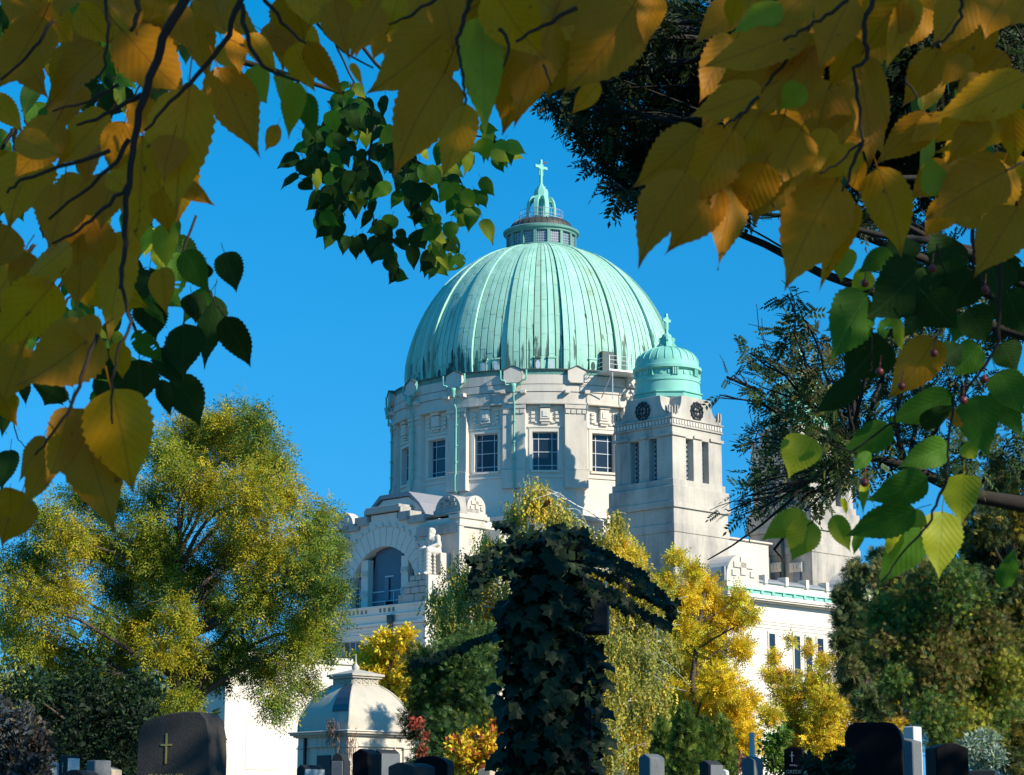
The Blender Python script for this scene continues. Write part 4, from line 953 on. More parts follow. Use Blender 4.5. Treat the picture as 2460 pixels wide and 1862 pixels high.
# ------------------------------------------------------------------ stone cross under ivy
IY = 11.0
t_ = NT('ivy_leaf'); oi = t_.node('ShaderNodeObjectInfo'); nz = t_.noise(t_.co(kind='Generated'), 4, 3)
cc = t_.mix(oi.outputs['Random'], (.004, .010, .004), (.011, .024, .009)); cc = t_.mix(t_.math('MULTIPLY', nz, .4), cc, (.022, .045, .02))
t_.principled(cc, .5, 0, None, .14); M['ivy'] = t_.m
t_ = NT('twig_bark'); t_.principled(t_.mix(t_.noise(t_.co(), 40), (.014, .008, .005), (.04, .024, .014)), .85); M['twig'] = t_.m
xc_ = W(1322, 1600, IY).x; sI = 1/PXM(IY, 2)
ic = empty('stone_cross', (xc_, IY, 0), R(-6)); tag(ic, 'dark stone cross overgrown with ivy in the foreground', 'gravestone')
b = MB(); b.box(-.17, .17, -.10, .10, .3, ZA(1310, IY)); b.box(-.28, .28, -.22, .22, 0, .3); b.box(-.205, .205, -.13, .13, .3, ZA(1700, IY)); b.build('shaft', M['black'], ic, bevel=.01)
b = MB(); z0, z1 = ZA(1524, IY), ZA(1445, IY); b.box(-.255, -.17, -.09, .09, z0, z1); b.build('cross_arm', M['mid'], ic, bevel=.008)
b = MB(); b.box(.17, .285, -.09, .09, z0, z1); b.build('cross_arm', M['mid'], ic, bevel=.008)
def ivy_mesh(seed):
    r = random.Random(seed); pts = []
    shp = [(0, 0), (-.28, -.10), (-.50, .10), (-.36, .30), (-.56, .52), (-.26, .58), (0, 1.0), (.26, .58), (.56, .52), (.36, .30), (.50, .10), (.28, -.10)]
    vs = [(x*(1+r.uniform(-.12, .12)), y*(1+r.uniform(-.1, .1)), -.12*abs(x)+.10*math.sin(y*3)+r.uniform(-.03, .03)) for x, y in shp]
    vs += [(0, .32, .09), (0, -.42, -.12), (.018, -.42, -.12)]
    n = len(shp); fs = [(i, (i+1) % n, n) for i in range(n)]+[(0, n+1, n+2)]
    me = bpy.data.meshes.new('ivy_leaf'); me.from_pydata(vs, [], fs); me.update(); me.materials.append(M['ivy']); return me
IV = [ivy_mesh(k) for k in range(5)]
ivy = empty('ivy_plant', (xc_, IY+.12, 0)); tag(ivy, 'dark ivy swallowing the stone cross with trailing arching stems', 'ivy')
rI = random.Random(11); nleaf = 0
def put_leaf(meshes, parent, p, axis, normal, length, wid, name='leaf', rr=rI):
    ax = Vector(axis).normalized(); nrm = Vector(normal); nrm = (nrm-ax*nrm.dot(ax))
    if nrm.length < .01: nrm = ax.orthogonal()
    nrm.normalize(); sd = ax.cross(nrm).normalized()
    m = Matrix(((sd.x*wid, ax.x*length, nrm.x*length, p[0]), (sd.y*wid, ax.y*length, nrm.y*length, p[1]), (sd.z*wid, ax.z*length, nrm.z*length, p[2]), (0, 0, 0, 1)))
    o = bpy.data.objects.new(name, rr.choice(meshes)); COL.objects.link(o); o.parent = parent
    o.matrix_parent_inverse = Matrix.Translation(-parent.location); o.matrix_basis = m; return o
st_m = MB()
trails = [[(1262, 1300), (1230, 1262), (1215, 1262), (1190, 1256)], [(1262, 1315), (1200, 1308), (1150, 1345), (1137, 1395), (1132, 1420)], [(1255, 1345), (1190, 1330), (1140, 1345), (1128, 1340)], [(1250, 1360), (1180, 1352), (1150, 1362)],
          [(1215, 1512), (1150, 1540), (1090, 1560), (1040, 1582), (998, 1588)], [(1390, 1330), (1470, 1350), (1550, 1390), (1600, 1440), (1612, 1475)], [(1390, 1360), (1480, 1385), (1560, 1435), (1608, 1462), (1620, 1446)],
          [(1400, 1385), (1490, 1430), (1560, 1480), (1600, 1498)], [(1380, 1305), (1440, 1320), (1500, 1350), (1545, 1385)], [(1330, 1290), (1360, 1275), (1400, 1280), (1410, 1300)], [(1290, 1290), (1320, 1272), (1345, 1262)], [(1400, 1400), (1470, 1440), (1510, 1462)], [(1250, 1385), (1200, 1370), (1150, 1395), (1140, 1430)],
          [(1395, 1345), (1450, 1352), (1530, 1392), (1575, 1440)]]
for tr_ in trails:
    Yt = IY-.15+rI.uniform(-.25, .25)
    pts = []
    for i in range(len(tr_)-1):
        for k in range(6):
            t = k/6; pts.append(W(tr_[i][0]*(1-t)+tr_[i+1][0]*t, tr_[i][1]*(1-t)+tr_[i+1][1]*t, Yt+rI.uniform(-.01, .01)))
    pts.append(W(*tr_[-1], Yt)); st_m.tube(pts, .0035, 4)
    for i in range(1, len(pts)):
        d = (pts[i]-pts[i-1]).normalized(); s = 1 if i % 2 else -1
        ax = d*.5+Vector((0, -.2, -.55))+Vector((rI.uniform(-.5, .5), rI.uniform(-.4, .4), rI.uniform(-.5, .3)))
        L = rI.uniform(.040, .068)
        put_leaf(IV, ivy, pts[i]+Vector((0, 0, .004)), ax, (rI.uniform(-.6, .6), -1, rI.uniform(.0, .9)), L, L*rI.uniform(.85, 1.15)); nleaf += 1
def col_edges(py):                                   # measured outline of the overgrown shaft
    if py < 1345: t = (py-1275)/70; return 1320-60-70*t, 1320+50+60*t
    if py < 1440: return 1250-20*(py-1345)/95, 1420-10*(py-1345)/95
    return 1203, 1443
for k in range(262):
    py = 1285+(1880-1285)*rI.random()**.9; e0, e1_ = col_edges(py); u = rI.random(); edge = u < .28 or u > .72
    px = e0+(e1_-e0)*u+(rI.uniform(-14, 14) if edge else 0)
    if 1405 < px < 1462 and 1440 < py < 1526: continue
    Y = IY-.20+.16*abs(u-.5)*2+rI.uniform(-.07, .05); p = W(px, py, Y); L = rI.uniform(.065, .105)
    put_leaf(IV, ivy, p, ((u-.5)*1.1+rI.uniform(-.5, .5), -.15, -1+rI.uniform(-.2, .5)), ((u-.5)*1.6+rI.uniform(-.5, .5), -1, rI.uniform(.1, .9)), L, L*rI.uniform(.85, 1.1)); nleaf += 1
mb = MB()
for k in range(2600):                                # inner mass of small leaves
    py = 1280+(1900-1280)*rI.random(); e0, e1_ = col_edges(py); u = rI.random(); px = e0+8+(e1_-e0-16)*u; Y = IY+rI.uniform(-.17, .22)
    if 1408 < px < 1460 and 1440 < py < 1526 and Y < IY+.1: continue
    p = W(px, py, Y); a = Vector((rI.gauss(0, 1), rI.gauss(0, 1), rI.gauss(0, 1)-.8)).normalized()*.055; q = a.orthogonal().normalized()*.035
    mb.add([p, p+a*.5+q, p+a, p+a*.5-q], [(0, 1, 2, 3)])
fo = mb.build('inner_foliage', M['ivy'], ivy); fo.matrix_parent_inverse = Matrix.Translation(-ivy.location); fo['kind'] = 'stuff'
so = st_m.build('stem', M['twig'], ivy); so.matrix_parent_inverse = Matrix.Translation(-ivy.location)
# ------------------------------------------------------------------ foliage machinery
def mat_leaf(name, trans=.35, rough=.6, spec=.25):
    t = NT(name); a = t.node('ShaderNodeAttribute'); a.attribute_name = 'Col'
    p = t.node('ShaderNodeBsdfPrincipled'); p.inputs['Roughness'].default_value = rough; p.inputs['Specular IOR Level'].default_value = spec
    t.l(a.outputs['Color'], p.inputs['Base Color'])
    tr = t.node('ShaderNodeBsdfTranslucent'); t.l(a.outputs['Color'], tr.inputs['Color'])
    mx = t.node('ShaderNodeMixShader'); mx.inputs[0].default_value = trans
    t.l(p.outputs[0], mx.inputs[1]); t.l(tr.outputs[0], mx.inputs[2]); t.l(mx.outputs[0], t.out.inputs[0]); return t.m
M['leaf'] = mat_leaf('tree_leaf'); M['leaf_t'] = mat_leaf('thin_yellow_leaf', .6)
t_ = NT('tree_bark'); n_ = t_.noise(t_.co((1, 1, .25)), 9, 5, .65)
t_.principled(t_.mix(n_, (.03, .022, .015), (.13, .095, .065)), .9, 0, t_.bump(n_, .8, .04)); M['bark'] = t_.m
t_ = NT('birch_bark'); n_ = t_.noise(t_.co((1, 1, 3)), 5, 4); t_.principled(t_.mix(t_.ramp(n_, [(.52, (0, 0, 0)), (.62, (1, 1, 1))]), (.70, .68, .62), (.12, .11, .10)), .8); M['birch'] = t_.m
def T_quad(w=.5): return np.array([(0, 0, 0), (w/2, .45, .06), (0, 1, 0), (-w/2, .45, .06)], float), [(0, 1, 2, 3)]
def T_pinnate(n=5, w=.13, l=.34):
    vs, fs = [], []
    def leaf(o, d, L, W_):
        o, d = np.array(o, float), np.array(d, float)/np.linalg.norm(d); s = np.cross(d, (0, 0, 1)); k = len(vs)
        vs.extend([o, o+d*L*.45+s*W_/2+(0, 0, .02), o+d*L, o+d*L*.45-s*W_/2+(0, 0, .02)]); fs.append((k, k+1, k+2, k+3))
    for i in range(n):
        y = .18+.72*i/n
        for s in (-1, 1): leaf((0, y, -.15*y*y), (s*.9, .55, -.12), l*(1-.25*abs(i/n-.4)), w)
    leaf((0, .9, -.13), (0, 1, -.1), l, w)
    return np.array(vs), fs
def T_spray(n=7):
    vs, fs = [], []
    for i in range(n):
        a = (i-(n-1)/2)*.30; L = 1-.10*abs(i-(n-1)/2); d = np.array([math.sin(a), math.cos(a), random.uniform(-.15, .15)]); s = np.array([d[1], -d[0], 0])*.055; k = len(vs)
        vs.extend([s*.4, d*L*.6+s, d*L, d*L*.6-s]); fs.append((k, k+1, k+2, k+3))
    return np.array(vs), fs
def T_strand(n=9, leaf=.16):
    vs, fs = [], []
    for i in range(n):
        y = i/n; d = np.array([random.choice((-1, 1))*random.uniform(.3, .9), .7, random.uniform(-.5, .5)]); d /= np.linalg.norm(d); s = np.cross(d, np.array([random.uniform(-1, 1), 0, 1])); s = s/np.linalg.norm(s)*leaf*.3
        o = np.array([.03*math.sin(i*1.7), y, .03*math.cos(i*2.1)]); k = len(vs); vs.extend([o, o+d*leaf*.5+s, o+d*leaf, o+d*leaf*.5-s]); fs.append((k, k+1, k+2, k+3))
    return np.array(vs), fs
def scatter(name, templates, pos, axis, nrm, size, cols, mat, parent=None):
    """copies of the templates (long axis +y, normal +z) as one mesh with a colour per leaf"""
    V, F, C = [], [], []; base = 0; n = len(pos)
    ax = axis/np.linalg.norm(axis, axis=1, keepdims=True); nn_ = nrm-ax*(nrm*ax).sum(1, keepdims=True); nn_ /= np.maximum(1e-6, np.linalg.norm(nn_, axis=1, keepdims=True)); sd_ = np.cross(ax, nn_)
    tid = rng.integers(0, len(templates), n)
    for k, (tv, tf) in enumerate(templates):
        m = tid == k; c = m.sum()
        if not c: continue
        v = (tv[None, :, 0, None]*sd_[m][:, None, :]+tv[None, :, 1, None]*ax[m][:, None, :]+tv[None, :, 2, None]*nn_[m][:, None, :])*size[m][:, None, None]+pos[m][:, None, :]
        V.append(v.reshape(-1, 3)); f = np.array(tf); F.append((f[None]+(np.arange(c)*len(tv))[:, None, None]).reshape(-1, 4)+base); base += c*len(tv)
        C.append(np.repeat(cols[m], len(tv), axis=0))
    V = np.concatenate(V); F = np.concatenate(F); C = np.concatenate(C)
    me = bpy.data.meshes.new(name); me.vertices.add(len(V)); me.vertices.foreach_set('co', V.ravel().astype(np.float32))
    me.loops.add(F.size); me.loops.foreach_set('vertex_index', F.ravel().astype(np.int32)); me.polygons.add(len(F)); me.polygons.foreach_set('loop_start', np.arange(0, F.size, 4, dtype=np.int32))
    at = me.color_attributes.new('Col', 'FLOAT_COLOR', 'POINT'); at.data.foreach_set('color', np.concatenate([C, np.ones((len(C), 1))], 1).ravel().astype(np.float32))
    me.update(calc_edges=True); me.validate(); return link(name, me, parent, mat)
def px_clumps(lst, Y, spread, sq=1.0):
    """(px,py,r_px) -> world ellipsoids scattered in depth round distance Y"""
    out = []
    for px, py, r in lst:
        y = Y+spread*random.uniform(-1, 1)*sq; p = W(px, py, y); out.append((p.x, p.y, p.z, r/PXM(y, p.z)))
    return np.array(out)
def clump_leaves(cl, n, shell=.55, flat=1.0):
    w = cl[:, 3]**2.2; w /= w.sum(); ci = rng.choice(len(cl), n, p=w)
    d = rng.normal(size=(n, 3)); d /= np.linalg.norm(d, axis=1, keepdims=True)
    rad = rng.random(n)**shell
    lump = 1+.28*np.sin(d[:, 0]*5+ci*1.3)*np.sin(d[:, 2]*6+ci*2.1)+.15*np.sin(d[:, 1]*11+ci)
    p = cl[ci, :3]+d*(cl[ci, 3]*rad*lump)[:, None]*np.array([1, 1, flat]); return p, d, ci
def pal(n, colors, ci=None, jit=.18, clumpw=.5):
    colors = np.array(colors, float); k = len(colors)
    idx = rng.integers(0, k, n)
    if ci is not None:
        m = rng.random(n) < clumpw; pref = rng.integers(0, k, ci.max()+1); idx[m] = pref[ci[m]]
    return np.clip(colors[idx]*(1+jit*rng.normal(size=(n, 1)))*(1+.06*rng.normal(size=(n, 3))), .004, .95)
def limb(mb, a, b, r0, r1, bend=.12, n=7, sides=6):
    a, b = Vector(a), Vector(b); L = (b-a).length; off = Vector((random.uniform(-1, 1), random.uniform(-1, 1), random.uniform(-.2, 1)))*L*bend
    pts = [a.lerp(b, t)+off*math.sin(t*math.pi)+Vector((random.uniform(-1, 1), random.uniform(-1, 1), random.uniform(-1, 1)))*L*.015 for t in [k/n for k in range(n+1)]]
    mb.tube(pts, [r0+(r1-r0)*k/n for k in range(n+1)], sides); return pts
def tree(name, label, base_px, Y, clumps, n, tmpl, size, colors, trunk_r=.2, top_px=None, spread=2.0, group=None, cat='tree', bark='bark', shell=.55, droop=.0, up=.3, limbs=16, mat='leaf', clumpw=.5, trunk_z=None, axis_out=.5, base=None, cl=None, twigs=0):
    if base is None:
        bx = (base_px-CX)/FPX*(Y*ct); base = Vector((bx, Y, 0))
    e = empty(name, base); tag(e, label, cat, group)
    if cl is None: cl = px_clumps(clumps, Y, spread)
    inv = Matrix.Translation(-Vector(base))
    mb = MB(); zt = cl[:, 2].max(); zl = cl[:, 2].min()
    top = Vector((cl[:, 0].mean()*.6+base.x*.4, cl[:, 1].mean()*.7+base.y*.3, (zt*.75+zl*.25) if trunk_z is None else trunk_z))
    pts = limb(mb, base, top, trunk_r, trunk_r*.35, .03, 9, 10)
    mb.lathe([(trunk_r*1.5, -.05), (trunk_r*1.15, .25), (trunk_r, .6)], 10, M=Matrix.Translation(base))
    order = np.argsort(-cl[:, 3])[:limbs]
    for i in order:
        c = Vector(cl[i, :3]); k = min(range(2, len(pts)), key=lambda q: (pts[q]-c).length+.6*max(0, pts[q].z-c.z+.5)); r = trunk_r*(.42-.02*k)
        q = limb(mb, pts[max(1, k-1)], c, max(r, .012), max(.008, r*.25), .14)
        for _ in range(twigs):
            a = random.choice(q[3:]); limb(mb, a, c+Vector((random.gauss(0, 1), random.gauss(0, 1), random.gauss(0, .8)))*cl[i, 3]*.8, max(.008, r*.25), .004, .1, 4, 4)
    o = mb.build('trunk', M[bark], e, smooth=True); o.matrix_parent_inverse = inv
    p, d, ci = clump_leaves(cl, n, shell)
    ax = d*axis_out+rng.normal(size=(n, 3))*.7+np.array([0, 0, -droop]); nr = d*.5+rng.normal(size=(n, 3))*.6+np.array([0, 0, up])
    o = scatter('crown', tmpl, p, ax, nr, size*(.7+.6*rng.random(n)), pal(n, colors, ci, clumpw=clumpw), M[mat], e); o.matrix_parent_inverse = inv
    return e
PINS = [T_pinnate(3, .17, .42), T_pinnate(3, .15, .36)]; PIN5 = [T_pinnate(2, .13, .50), T_pinnate(2, .12, .44)]
PIN = [T_pinnate(5), T_pinnate(4, .15, .38), T_pinnate(6, .12, .30)]
QUAD = [T_quad(.5), T_quad(.62), T_quad(.4)]
SPR = [T_spray(5), T_spray(4), T_spray(6)]
STR = [T_strand(9) for _ in range(5)]
# ------------------------------------------------------------------ big pagoda tree on the left
LT = [(470, 1050, 85), (560, 1055, 95), (640, 1110, 80), (385, 1085, 55), (610, 1010, 50), (535, 1015, 45), (480, 1030, 40), (690, 1190, 55), (600, 1200, 90), (490, 1180, 85), (370, 1190, 55), (425, 1130, 60), (770, 1240, 48), (745, 1290, 55), (795, 1320, 45), (740, 1380, 80), (650, 1330, 90), (800, 1420, 48),
      (560, 1310, 80), (620, 1440, 95), (755, 1490, 75), (710, 1550, 75), (790, 1560, 38), (735, 1640, 45), (665, 1690, 52), (640, 1600, 70), (560, 1560, 75), (480, 1380, 85), (360, 1290, 90), (250, 1310, 80), (160, 1290, 75), (85, 1340, 65), (110, 1240, 50), (195, 1190, 55), (270, 1200, 55), (60, 1430, 75), (150, 1420, 80), (300, 1410, 75),
      (110, 1550, 70), (200, 1600, 65), (50, 1550, 55), (290, 1560, 65), (450, 1560, 60), (440, 1690, 50), (390, 1700, 38), (360, 1480, 60), (20, 1500, 50), (10, 1360, 40), (310, 1640, 45), (250, 1500, 55), (520, 1460, 60), (400, 1400, 60), (430, 1480, 55), (380, 1560, 50), (350, 1350, 50), (470, 1620, 45), (330, 1510, 50), (520, 1620, 50), (400, 1330, 50)]
tree('pagoda_tree', 'big feathery green tree turning yellow, left of the church', 397, 60, LT, 62000, PIN5, .22, [(.36, .33, .018), (.25, .29, .022), (.08, .15, .02), (.44, .37, .018), (.14, .21, .025)], .30, spread=2.2, limbs=30, droop=.45, clumpw=.6, trunk_z=9.5, twigs=3, shell=.62)
# dark inner foliage of the same kind lower down: a holly-like evergreen under it
DK = [(130, 1700, 80), (240, 1720, 90), (330, 1760, 80), (180, 1800, 90), (290, 1840, 80), (100, 1820, 70), (60, 1660, 60), (340, 1670, 55), (220, 1640, 60)]
tree('evergreen_shrub', 'dark glossy evergreen shrub beneath the big feathery tree', 230, 34, DK, 9000, QUAD, .09, [(.015, .035, .012), (.03, .065, .02), (.010, .02, .008)], .10, spread=.8, cat='shrub', up=.5, limbs=8)
tree('shrub', 'pale yellow green shrub behind the dry hedge bush', 40, 40, [(30, 1640, 38), (70, 1665, 30), (5, 1670, 40), (50, 1700, 36)], 1500, QUAD, .11, [(.35, .33, .08), (.25, .28, .06)], .05, spread=.5, cat='shrub', limbs=4)
tree('dry_bush', 'round dry brown bush with bluish dead flower heads', 30, 16, [(20, 1740, 60), (60, 1770, 58), (95, 1790, 38), (20, 1830, 70), (80, 1850, 50)], 5200, QUAD, .045, [(.10, .065, .04), (.06, .06, .055), (.13, .10, .07), (.035, .04, .03), (.10, .115, .12)], .03, spread=.28, cat='shrub', limbs=6)
# ------------------------------------------------------------------ trees in front of the church
YEL = [(.76, .56, .02), (.72, .48, .015), (.82, .62, .04), (.56, .50, .04)]
tree('yellow_maple', 'small bright yellow tree between the mausoleum and the church', 945, 112, [(900, 1590, 50), (960, 1580, 50), (925, 1545, 35), (975, 1525, 25), (985, 1620, 40), (900, 1640, 45), (945, 1640, 45), (975, 1680, 35), (870, 1620, 25), (925, 1700, 40)], 14000, QUAD, .24, YEL, .16, spread=1.2, limbs=10, twigs=2)
YW = [(1010, 1590, 45), (1050, 1610, 60), (1100, 1580, 55), (1130, 1650, 75), (1060, 1690, 70), (1020, 1660, 45), (1150, 1560, 60), (1010, 1740, 50), (1080, 1770, 70), (1160, 1740, 60), (1040, 1830, 60), (1120, 1840, 60), (1180, 1620, 50), (1185, 1830, 50)]
tree('yew', 'dark green yew between the mausoleum and the ivy', 1090, 62, YW, 19000, SPR, .19, [(.05, .11, .03), (.08, .15, .035), (.17, .21, .03), (.03, .06, .02)], .2, spread=1.6, limbs=10, clumpw=.6)
tree('barberry_bush', 'low yellow and red autumn shrub beside the ivy', 1140, 45, [(1110, 1800, 30), (1140, 1780, 30), (1170, 1790, 30), (1090, 1790, 22), (1150, 1830, 34), (1195, 1745, 20), (1185, 1770, 22), (1105, 1835, 28)], 2600, QUAD, .13, [(.75, .45, .02), (.70, .52, .03), (.40, .10, .03), (.50, .45, .04)], .05, spread=.5, cat='shrub', limbs=6)
tree('red_shrub', 'thin red-leaved shrub against the yew', 1010, 58, [(1015, 1800, 14), (1000, 1740, 16), (1020, 1770, 12), (1012, 1830, 16)], 420, QUAD, .12, [(.40, .07, .04), (.30, .10, .05)], .03, spread=.3, cat='shrub', limbs=4)
# weeping birch
def birch(name, label, base_px, Y, lst, nstr, size, colors, tr, spread, group=None):
    bx = (base_px-CX)/FPX*(Y*ct); base = Vector((bx, Y, 0)); e = empty(name, base); tag(e, label, 'tree', group); inv = Matrix.Translation(-base)
    cl = px_clumps(lst, Y, spread); mb = MB(); top = Vector((bx+.3, Y, cl[:, 2].max()-.4)); pts = limb(mb, base, top, tr, .03, .03, 12, 10)
    for i in range(len(cl)):
        c = Vector(cl[i, :3])+Vector((0, 0, cl[i, 3]*.6)); k = min(range(2, len(pts)), key=lambda q: abs(pts[q].z-(c.z-1.2))); q = limb(mb, pts[k], c, .028, .008, .07, 8, 6)
        for _ in range(4): limb(mb, random.choice(q[3:]), c+Vector((random.gauss(0, 1), random.gauss(0, 1), -abs(random.gauss(0, .7))))*cl[i, 3]*.8, .016, .005, .15, 6, 4)
    o = mb.build('trunk', M['birch'], e, smooth=True); o.matrix_parent_inverse = inv
    p, d, ci = clump_leaves(cl, nstr, .75); p[:, 2] += cl[ci, 3]*.25
    ax = np.stack([rng.normal(size=nstr)*.22, rng.normal(size=nstr)*.22, -np.ones(nstr)], 1); o = scatter('crown', STR, p, ax, rng.normal(size=(nstr, 3)), size*(.6+.8*rng.random(nstr)), pal(nstr, colors, ci, clumpw=.55), M['leaf'], e); o.matrix_parent_inverse = inv
    return e
BR = [(1290, 1200, 50), (1240, 1240, 40), (1345, 1240, 45), (1400, 1300, 45), (1450, 1320, 40), (1480, 1250, 30), (1180, 1330, 50), (1120, 1400, 60), (1090, 1480, 55), (1170, 1450, 70), (1250, 1350, 70), (1340, 1350, 70), (1430, 1420, 75), (1520, 1380, 50), (1560, 1450, 55), (1500, 1500, 80), (1420, 1540, 80), (1530, 1600, 75), (1450, 1660, 85), (1560, 1690, 60), (1500, 1760, 75), (1440, 1810, 70), (1080, 1540, 55), (1150, 1540, 60), (1200, 1560, 60), (1060, 1450, 45), (1540, 1820, 55), (1250, 1450, 70), (1330, 1500, 80), (1350, 1650, 80), (1600, 1560, 40)]
birch('weeping_birch', 'tall weeping birch with olive and yellow leaves behind the ivy', 1440, 84, BR, 14000, .70, [(.36, .35, .06), (.42, .36, .05), (.28, .31, .07), (.58, .43, .04), (.24, .26, .06)], .20, 2.0)
Y2 = [(1480, 1310, 34), (1520, 1350, 30), (1570, 1430, 34), (1600, 1400, 30), (1625, 1340, 22), (1640, 1450, 48), (1690, 1420, 40), (1665, 1370, 22), (1720, 1470, 36), (1760, 1490, 36), (1640, 1530, 55), (1700, 1550, 50), (1780, 1560, 30), (1660, 1620, 55), (1730, 1640, 50), (1620, 1680, 50), (1690, 1710, 55), (1760, 1720, 50), (1800, 1680, 28), (1640, 1770, 45), (1720, 1790, 50), (1790, 1780, 45), (1800, 1480, 24), (1770, 1440, 26), (1850, 1620, 20)]
tree('yellow_ash', 'tall golden yellow tree right of the birch', 1690, 95, Y2, 17000, PINS, .33, YEL, .22, spread=1.8, limbs=22, twigs=2, shell=.7)
Y3 = [(1900, 1680, 42), (1960, 1650, 45), (2030, 1600, 30), (2060, 1640, 38), (1990, 1700, 55), (1920, 1750, 50), (2080, 1700, 40), (2120, 1640, 26), (1980, 1780, 55), (2060, 1770, 50), (2120, 1730, 36), (1890, 1800, 40), (1950, 1830, 48), (2030, 1840, 45), (1880, 1630, 25), (1860, 1580, 14), (1945, 1560, 14), (1900, 1540, 12), (1980, 1590, 20), (2140, 1690, 28), (2170, 1730, 20), (2150, 1780, 30), (1850, 1720, 28)]
tree('golden_shrub', 'spreading golden yellow shrub in front of the entrance block', 1985, 66, Y3, 12000, PINS, .22, YEL+[(.62, .33, .02)], .12, spread=1.4, limbs=20, twigs=2, shell=.7)
tree('green_shrub', 'low green shrub between the obelisk and the golden shrub', 1860, 50, [(1850, 1790, 28), (1880, 1770, 24), (1865, 1830, 34), (1900, 1840, 26)], 1500, QUAD, .11, [(.10, .20, .03), (.15, .24, .03)], .04, spread=.4, cat='shrub', limbs=4)
# columnar cypresses
def cypress(px, pyt, hw_, Y, label, nL=4200):
    lst = []; py = pyt+hw_*.5; k = 0
    while py < 1990:
        t = min(1, (py-pyt)/70); lst.append((px+random.uniform(-3, 3), py, hw_*(.35+.65*t))); py += hw_*.55
    return tree('cypress', label, px, Y, lst, nL, SPR, .11, [(.08, .15, .025), (.12, .20, .03), (.05, .09, .02), (.20, .23, .03)], .06, spread=.06, limbs=6, up=0, droop=-.9, group='columnar cypresses', shell=.4)
cypress(1592, 1725, 26, 35, 'slender dark cypress closest to the birch'); cypress(1645, 1692, 30, 33, 'tallest slender cypress of the clipped row'); cypress(1692, 1725, 26, 35, 'slender cypress with a rusty brown patch'); cypress(1735, 1720, 32, 36, 'bushy cypress beside the golden trees')
tree('dry_shrub', 'small dry pinkish brown shrub below the cypresses', 1765, 40, [(1750, 1835, 18), (1775, 1830, 18), (1765, 1850, 22)], 700, QUAD, .07, [(.30, .15, .09), (.22, .12, .07)], .02, spread=.2, cat='shrub', limbs=3)
# ------------------------------------------------------------------ conifers at the right
JN = [(2150, 1420, 60), (2210, 1400, 70), (2280, 1410, 75), (2340, 1440, 60), (2120, 1480, 55), (2190, 1490, 85), (2290, 1500, 90), (2370, 1520, 70), (2160, 1570, 80), (2260, 1590, 95), (2360, 1600, 90), (2190, 1650, 80), (2290, 1680, 95), (2380, 1690, 80), (2240, 1730, 70), (2330, 1760, 70), (2220, 1380, 40), (2300, 1385, 40), (2420, 1620, 60), (2120, 1540, 40), (2150, 1630, 40)]
tree('juniper', 'large rounded conifer with yellow tips behind the black gravestones', 2270, 40, JN, 31000, SPR, .115, [(.07, .14, .025), (.12, .20, .03), (.32, .31, .03), (.04, .08, .02), (.20, .16, .04), (.10, .17, .03)], .28, spread=1.1, limbs=14, clumpw=.65, up=.1)
J2 = [(2060, 1380, 30), (2040, 1440, 38), (2070, 1500, 40), (2030, 1540, 34), (2080, 1580, 45), (2120, 1380, 35), (2110, 1340, 22), (2060, 1640, 45), (2100, 1690, 45), (2040, 1600, 26), (2140, 1440, 40), (2020, 1490, 20)]
tree('thuja', 'loose pale green thuja on the conifer\'s left side', 2085, 52, J2, 11000, SPR, .17, [(.13, .17, .05), (.09, .13, .04), (.20, .20, .07)], .18, spread=.9, limbs=10)
J3 = [(2400, 1180, 60), (2450, 1230, 70), (2360, 1260, 60), (2430, 1330, 80), (2350, 1340, 60), (2450, 1430, 80), (2410, 1150, 40), (2470, 1130, 50), (2320, 1300, 40), (2440, 1540, 80), (2480, 1640, 80), (2450, 1740, 70), (2420, 1820, 60), (2500, 1330, 80), (2500, 1500, 80), (2380, 1420, 60)]
tree('dark_conifer', 'tall dark conifer with yellowing shoots behind the juniper', 2470, 52, J3, 20000, SPR, .17, [(.05, .075, .02), (.20, .19, .025), (.08, .10, .025), (.03, .045, .015), (.30, .24, .03)], .3, spread=1.2, limbs=12, clumpw=.7)
tree('variegated_shrub', 'pale variegated shrub under the large conifer', 2360, 30, [(2330, 1790, 26), (2370, 1780, 30), (2350, 1830, 36), (2395, 1820, 28)], 1300, QUAD, .07, [(.35, .42, .32), (.15, .24, .12), (.25, .33, .22)], .03, spread=.3, cat='shrub', limbs=4)
tree('boxwood', 'small dark leafy bush against the massive black gravestone', 1985, 14, [(1960, 1850, 26), (2000, 1835, 24), (2030, 1815, 16), (1940, 1830, 12), (2010, 1870, 36)], 1300, QUAD, .05, [(.02, .035, .015), (.03, .05, .02)], .02, spread=.12, cat='shrub', limbs=4)
# distant wood at the horizon on the left
tree('linden', 'dense green tree far behind the feathery one', 150, 130, [(60, 1700, 110), (170, 1650, 110), (280, 1680, 110), (380, 1700, 100), (0, 1760, 100), (120, 1790, 110), (240, 1800, 110), (350, 1810, 110), (-60, 1680, 100), (450, 1760, 80)], 5000, QUAD, .7, [(.05, .09, .025), (.09, .13, .03)], .4, spread=3, limbs=6)
